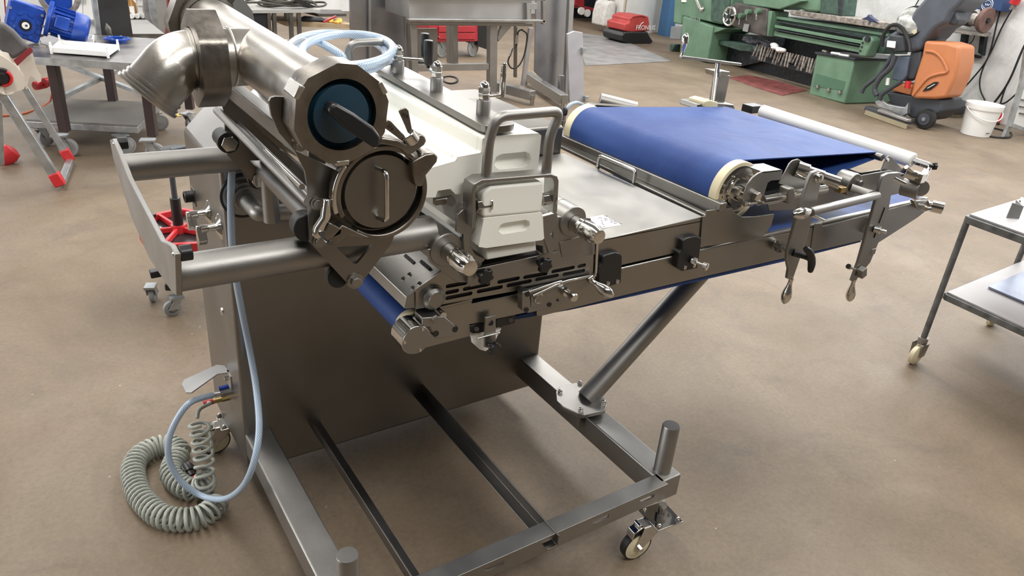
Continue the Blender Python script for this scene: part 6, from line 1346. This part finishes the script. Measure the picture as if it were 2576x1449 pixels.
# ---- cart at the right
g = PZ(2308, 934, 0); 
ct = thing('shelf_trolley', g, 'two level galvanised shelf trolley at the right edge', 'trolley')
lx, ly = g.x - .0, g.y + .03
zT = PY(2440, 545, ly).z; xT = PY(2440, 545, ly).x
lx = xT
d1 = (PZ(2576, 584, zT) - PZ(2444, 537, zT)).normalized(); d2 = (PZ(2576, 495, zT) - PZ(2444, 535, zT)).normalized()
o1 = PZ(2440, 538, zT)
L1, L2 = 1.1, .75
part('top_shelf', MB().prism([o1, o1 + d1 * L1, o1 + d1 * L1 + d2 * L2, o1 + d2 * L2], (0, 0, -.008)), mat('scuffed_shelf_sheet', (.44, .42, .42), .5, .25, vary=.15, scale=3), ct, bevel=.001)
part('top_frame', MB().bar(o1 - Z1 * .024, o1 + d1 * L1 - Z1 * .024, .026, .03).bar(o1 - Z1 * .024, o1 + d2 * L2 - Z1 * .024, .026, .03), mat('aged_galvanised', (.16, .165, .165), .5, .5, vary=.4, scale=20), ct, bevel=.003)
zS = None
lb_ = PZ(2383, 735, .2)
zS = PX(2381, 737, o1.x + .012).z
o2 = PZ(2383, 734, zS)
part('lower_shelf', MB().prism([o2, o2 + d1 * L1, o2 + d1 * L1 + d2 * L2, o2 + d2 * L2], (0, 0, -.008)), mat('scuffed_shelf_sheet', (.44, .42, .42), .5, .25, vary=.15, scale=3), ct, bevel=.001)
part('lower_frame', MB().bar(o2 - Z1 * .022, o2 + d1 * L1 - Z1 * .022, .022, .028).bar(o2 - Z1 * .022, o2 + d2 * L2 - Z1 * .022, .022, .028), mat('aged_galvanised', (.16, .165, .165), .5, .5, vary=.4, scale=20), ct, bevel=.003)
for p in (o1 + d1 * .0, o1 + d1 * L1, o1 + d2 * L2, o1 + d1 * L1 + d2 * L2):
    part('leg', MB().cyl(V((p.x, p.y, zT - .01)), V((p.x, p.y, .125)), .0125, n=18), mat('aged_galvanised', (.16, .165, .165), .5, .5, vary=.4, scale=20), ct)
    cs = part('castor', MB().cyl(V((p.x, p.y, .13)), V((p.x, p.y, .10)), .020).prism([V((p.x, p.y, .105)) + V(a_) for a_ in ((-.03, .022, 0), (.02, .022, 0), (.01, .022, -.06), (-.025, .022, -.06))], (0, .003, 0)).prism([V((p.x, p.y, .105)) + V(a_) for a_ in ((-.03, -.022, 0), (.02, -.022, 0), (.01, -.022, -.06), (-.025, -.022, -.06))], (0, -.003, 0)), WORN, ct)
    part('wheel', MB().lathe(V((p.x - .012, p.y - .016, .045)), Y1, [(0, .02), (.004, .040), (.008, .045), (.024, .045), (.028, .040), (.032, .02)], 28), CREAM, cs)
q = [PZ(2487, 718, zS + .012), PZ(2640, 780, zS + .012), PZ(2640, 640, zS + .012)]
tag(part('metal_sheet', MB().prism([PZ(2487, 720, zS + .011), PZ(2487, 720, zS + .011) + d1 * .7, PZ(2487, 720, zS + .011) + d1 * .7 + d2 * .5, PZ(2487, 720, zS + .011) + d2 * .5], (0, 0, -.009)), mat('blue_sheen_sheet', (.30, .33, .42), .3, .7), bevel=.001), 'thin metal sheet lying on the lower trolley shelf', 'sheet')
bkt = PZ(2545, 545, zT)
bt = thing('bent_brackets', bkt, 'bent sheet metal brackets on top of the right trolley', 'bracket')
part('bracket', MB().prism([bkt + V(a_) for a_ in ((-.045, .0, .001), (.0, -.028, .001), (.015, -.022, .05), (-.025, .006, .06))], V((.012, .02, 0)) * .15), PLATEM, bt)
part('bracket', MB().prism([bkt + V(a_) for a_ in ((.0, -.028, .001), (.045, .01, .001), (.04, .02, .06), (.015, -.022, .05))], V((-.002, .003, 0))), PLATEM, bt)
part('bracket', MB().obox(bkt + V((.075, .02, .03)), V((.03, .01, 0)), V((-.001, .003, 0)), Z1 * .03), PLATEM, bt)

# stamped grade mark on the wing nuts
for (u, v) in ((1009, 292), (973, 318)):
    text('stamped_mark', '316', PY(u, v, 1.0825), V((.75, 0, -.65)) if u < 1000 else V((.9, 0, -.3)), V((.65, 0, .75)) if u < 1000 else V((.3, 0, .9)), .0085, CAVITY, cy, .0002)
tag(part('yellow_scrap', MB().prism([PZ(u, v, .002) for u, v in ((437, 290), (450, 285), (468, 287), (460, 291), (445, 293))], (0, 0, .002)), YELLOW), 'yellow scrap lying on the floor near the brown table leg castor', 'scrap')
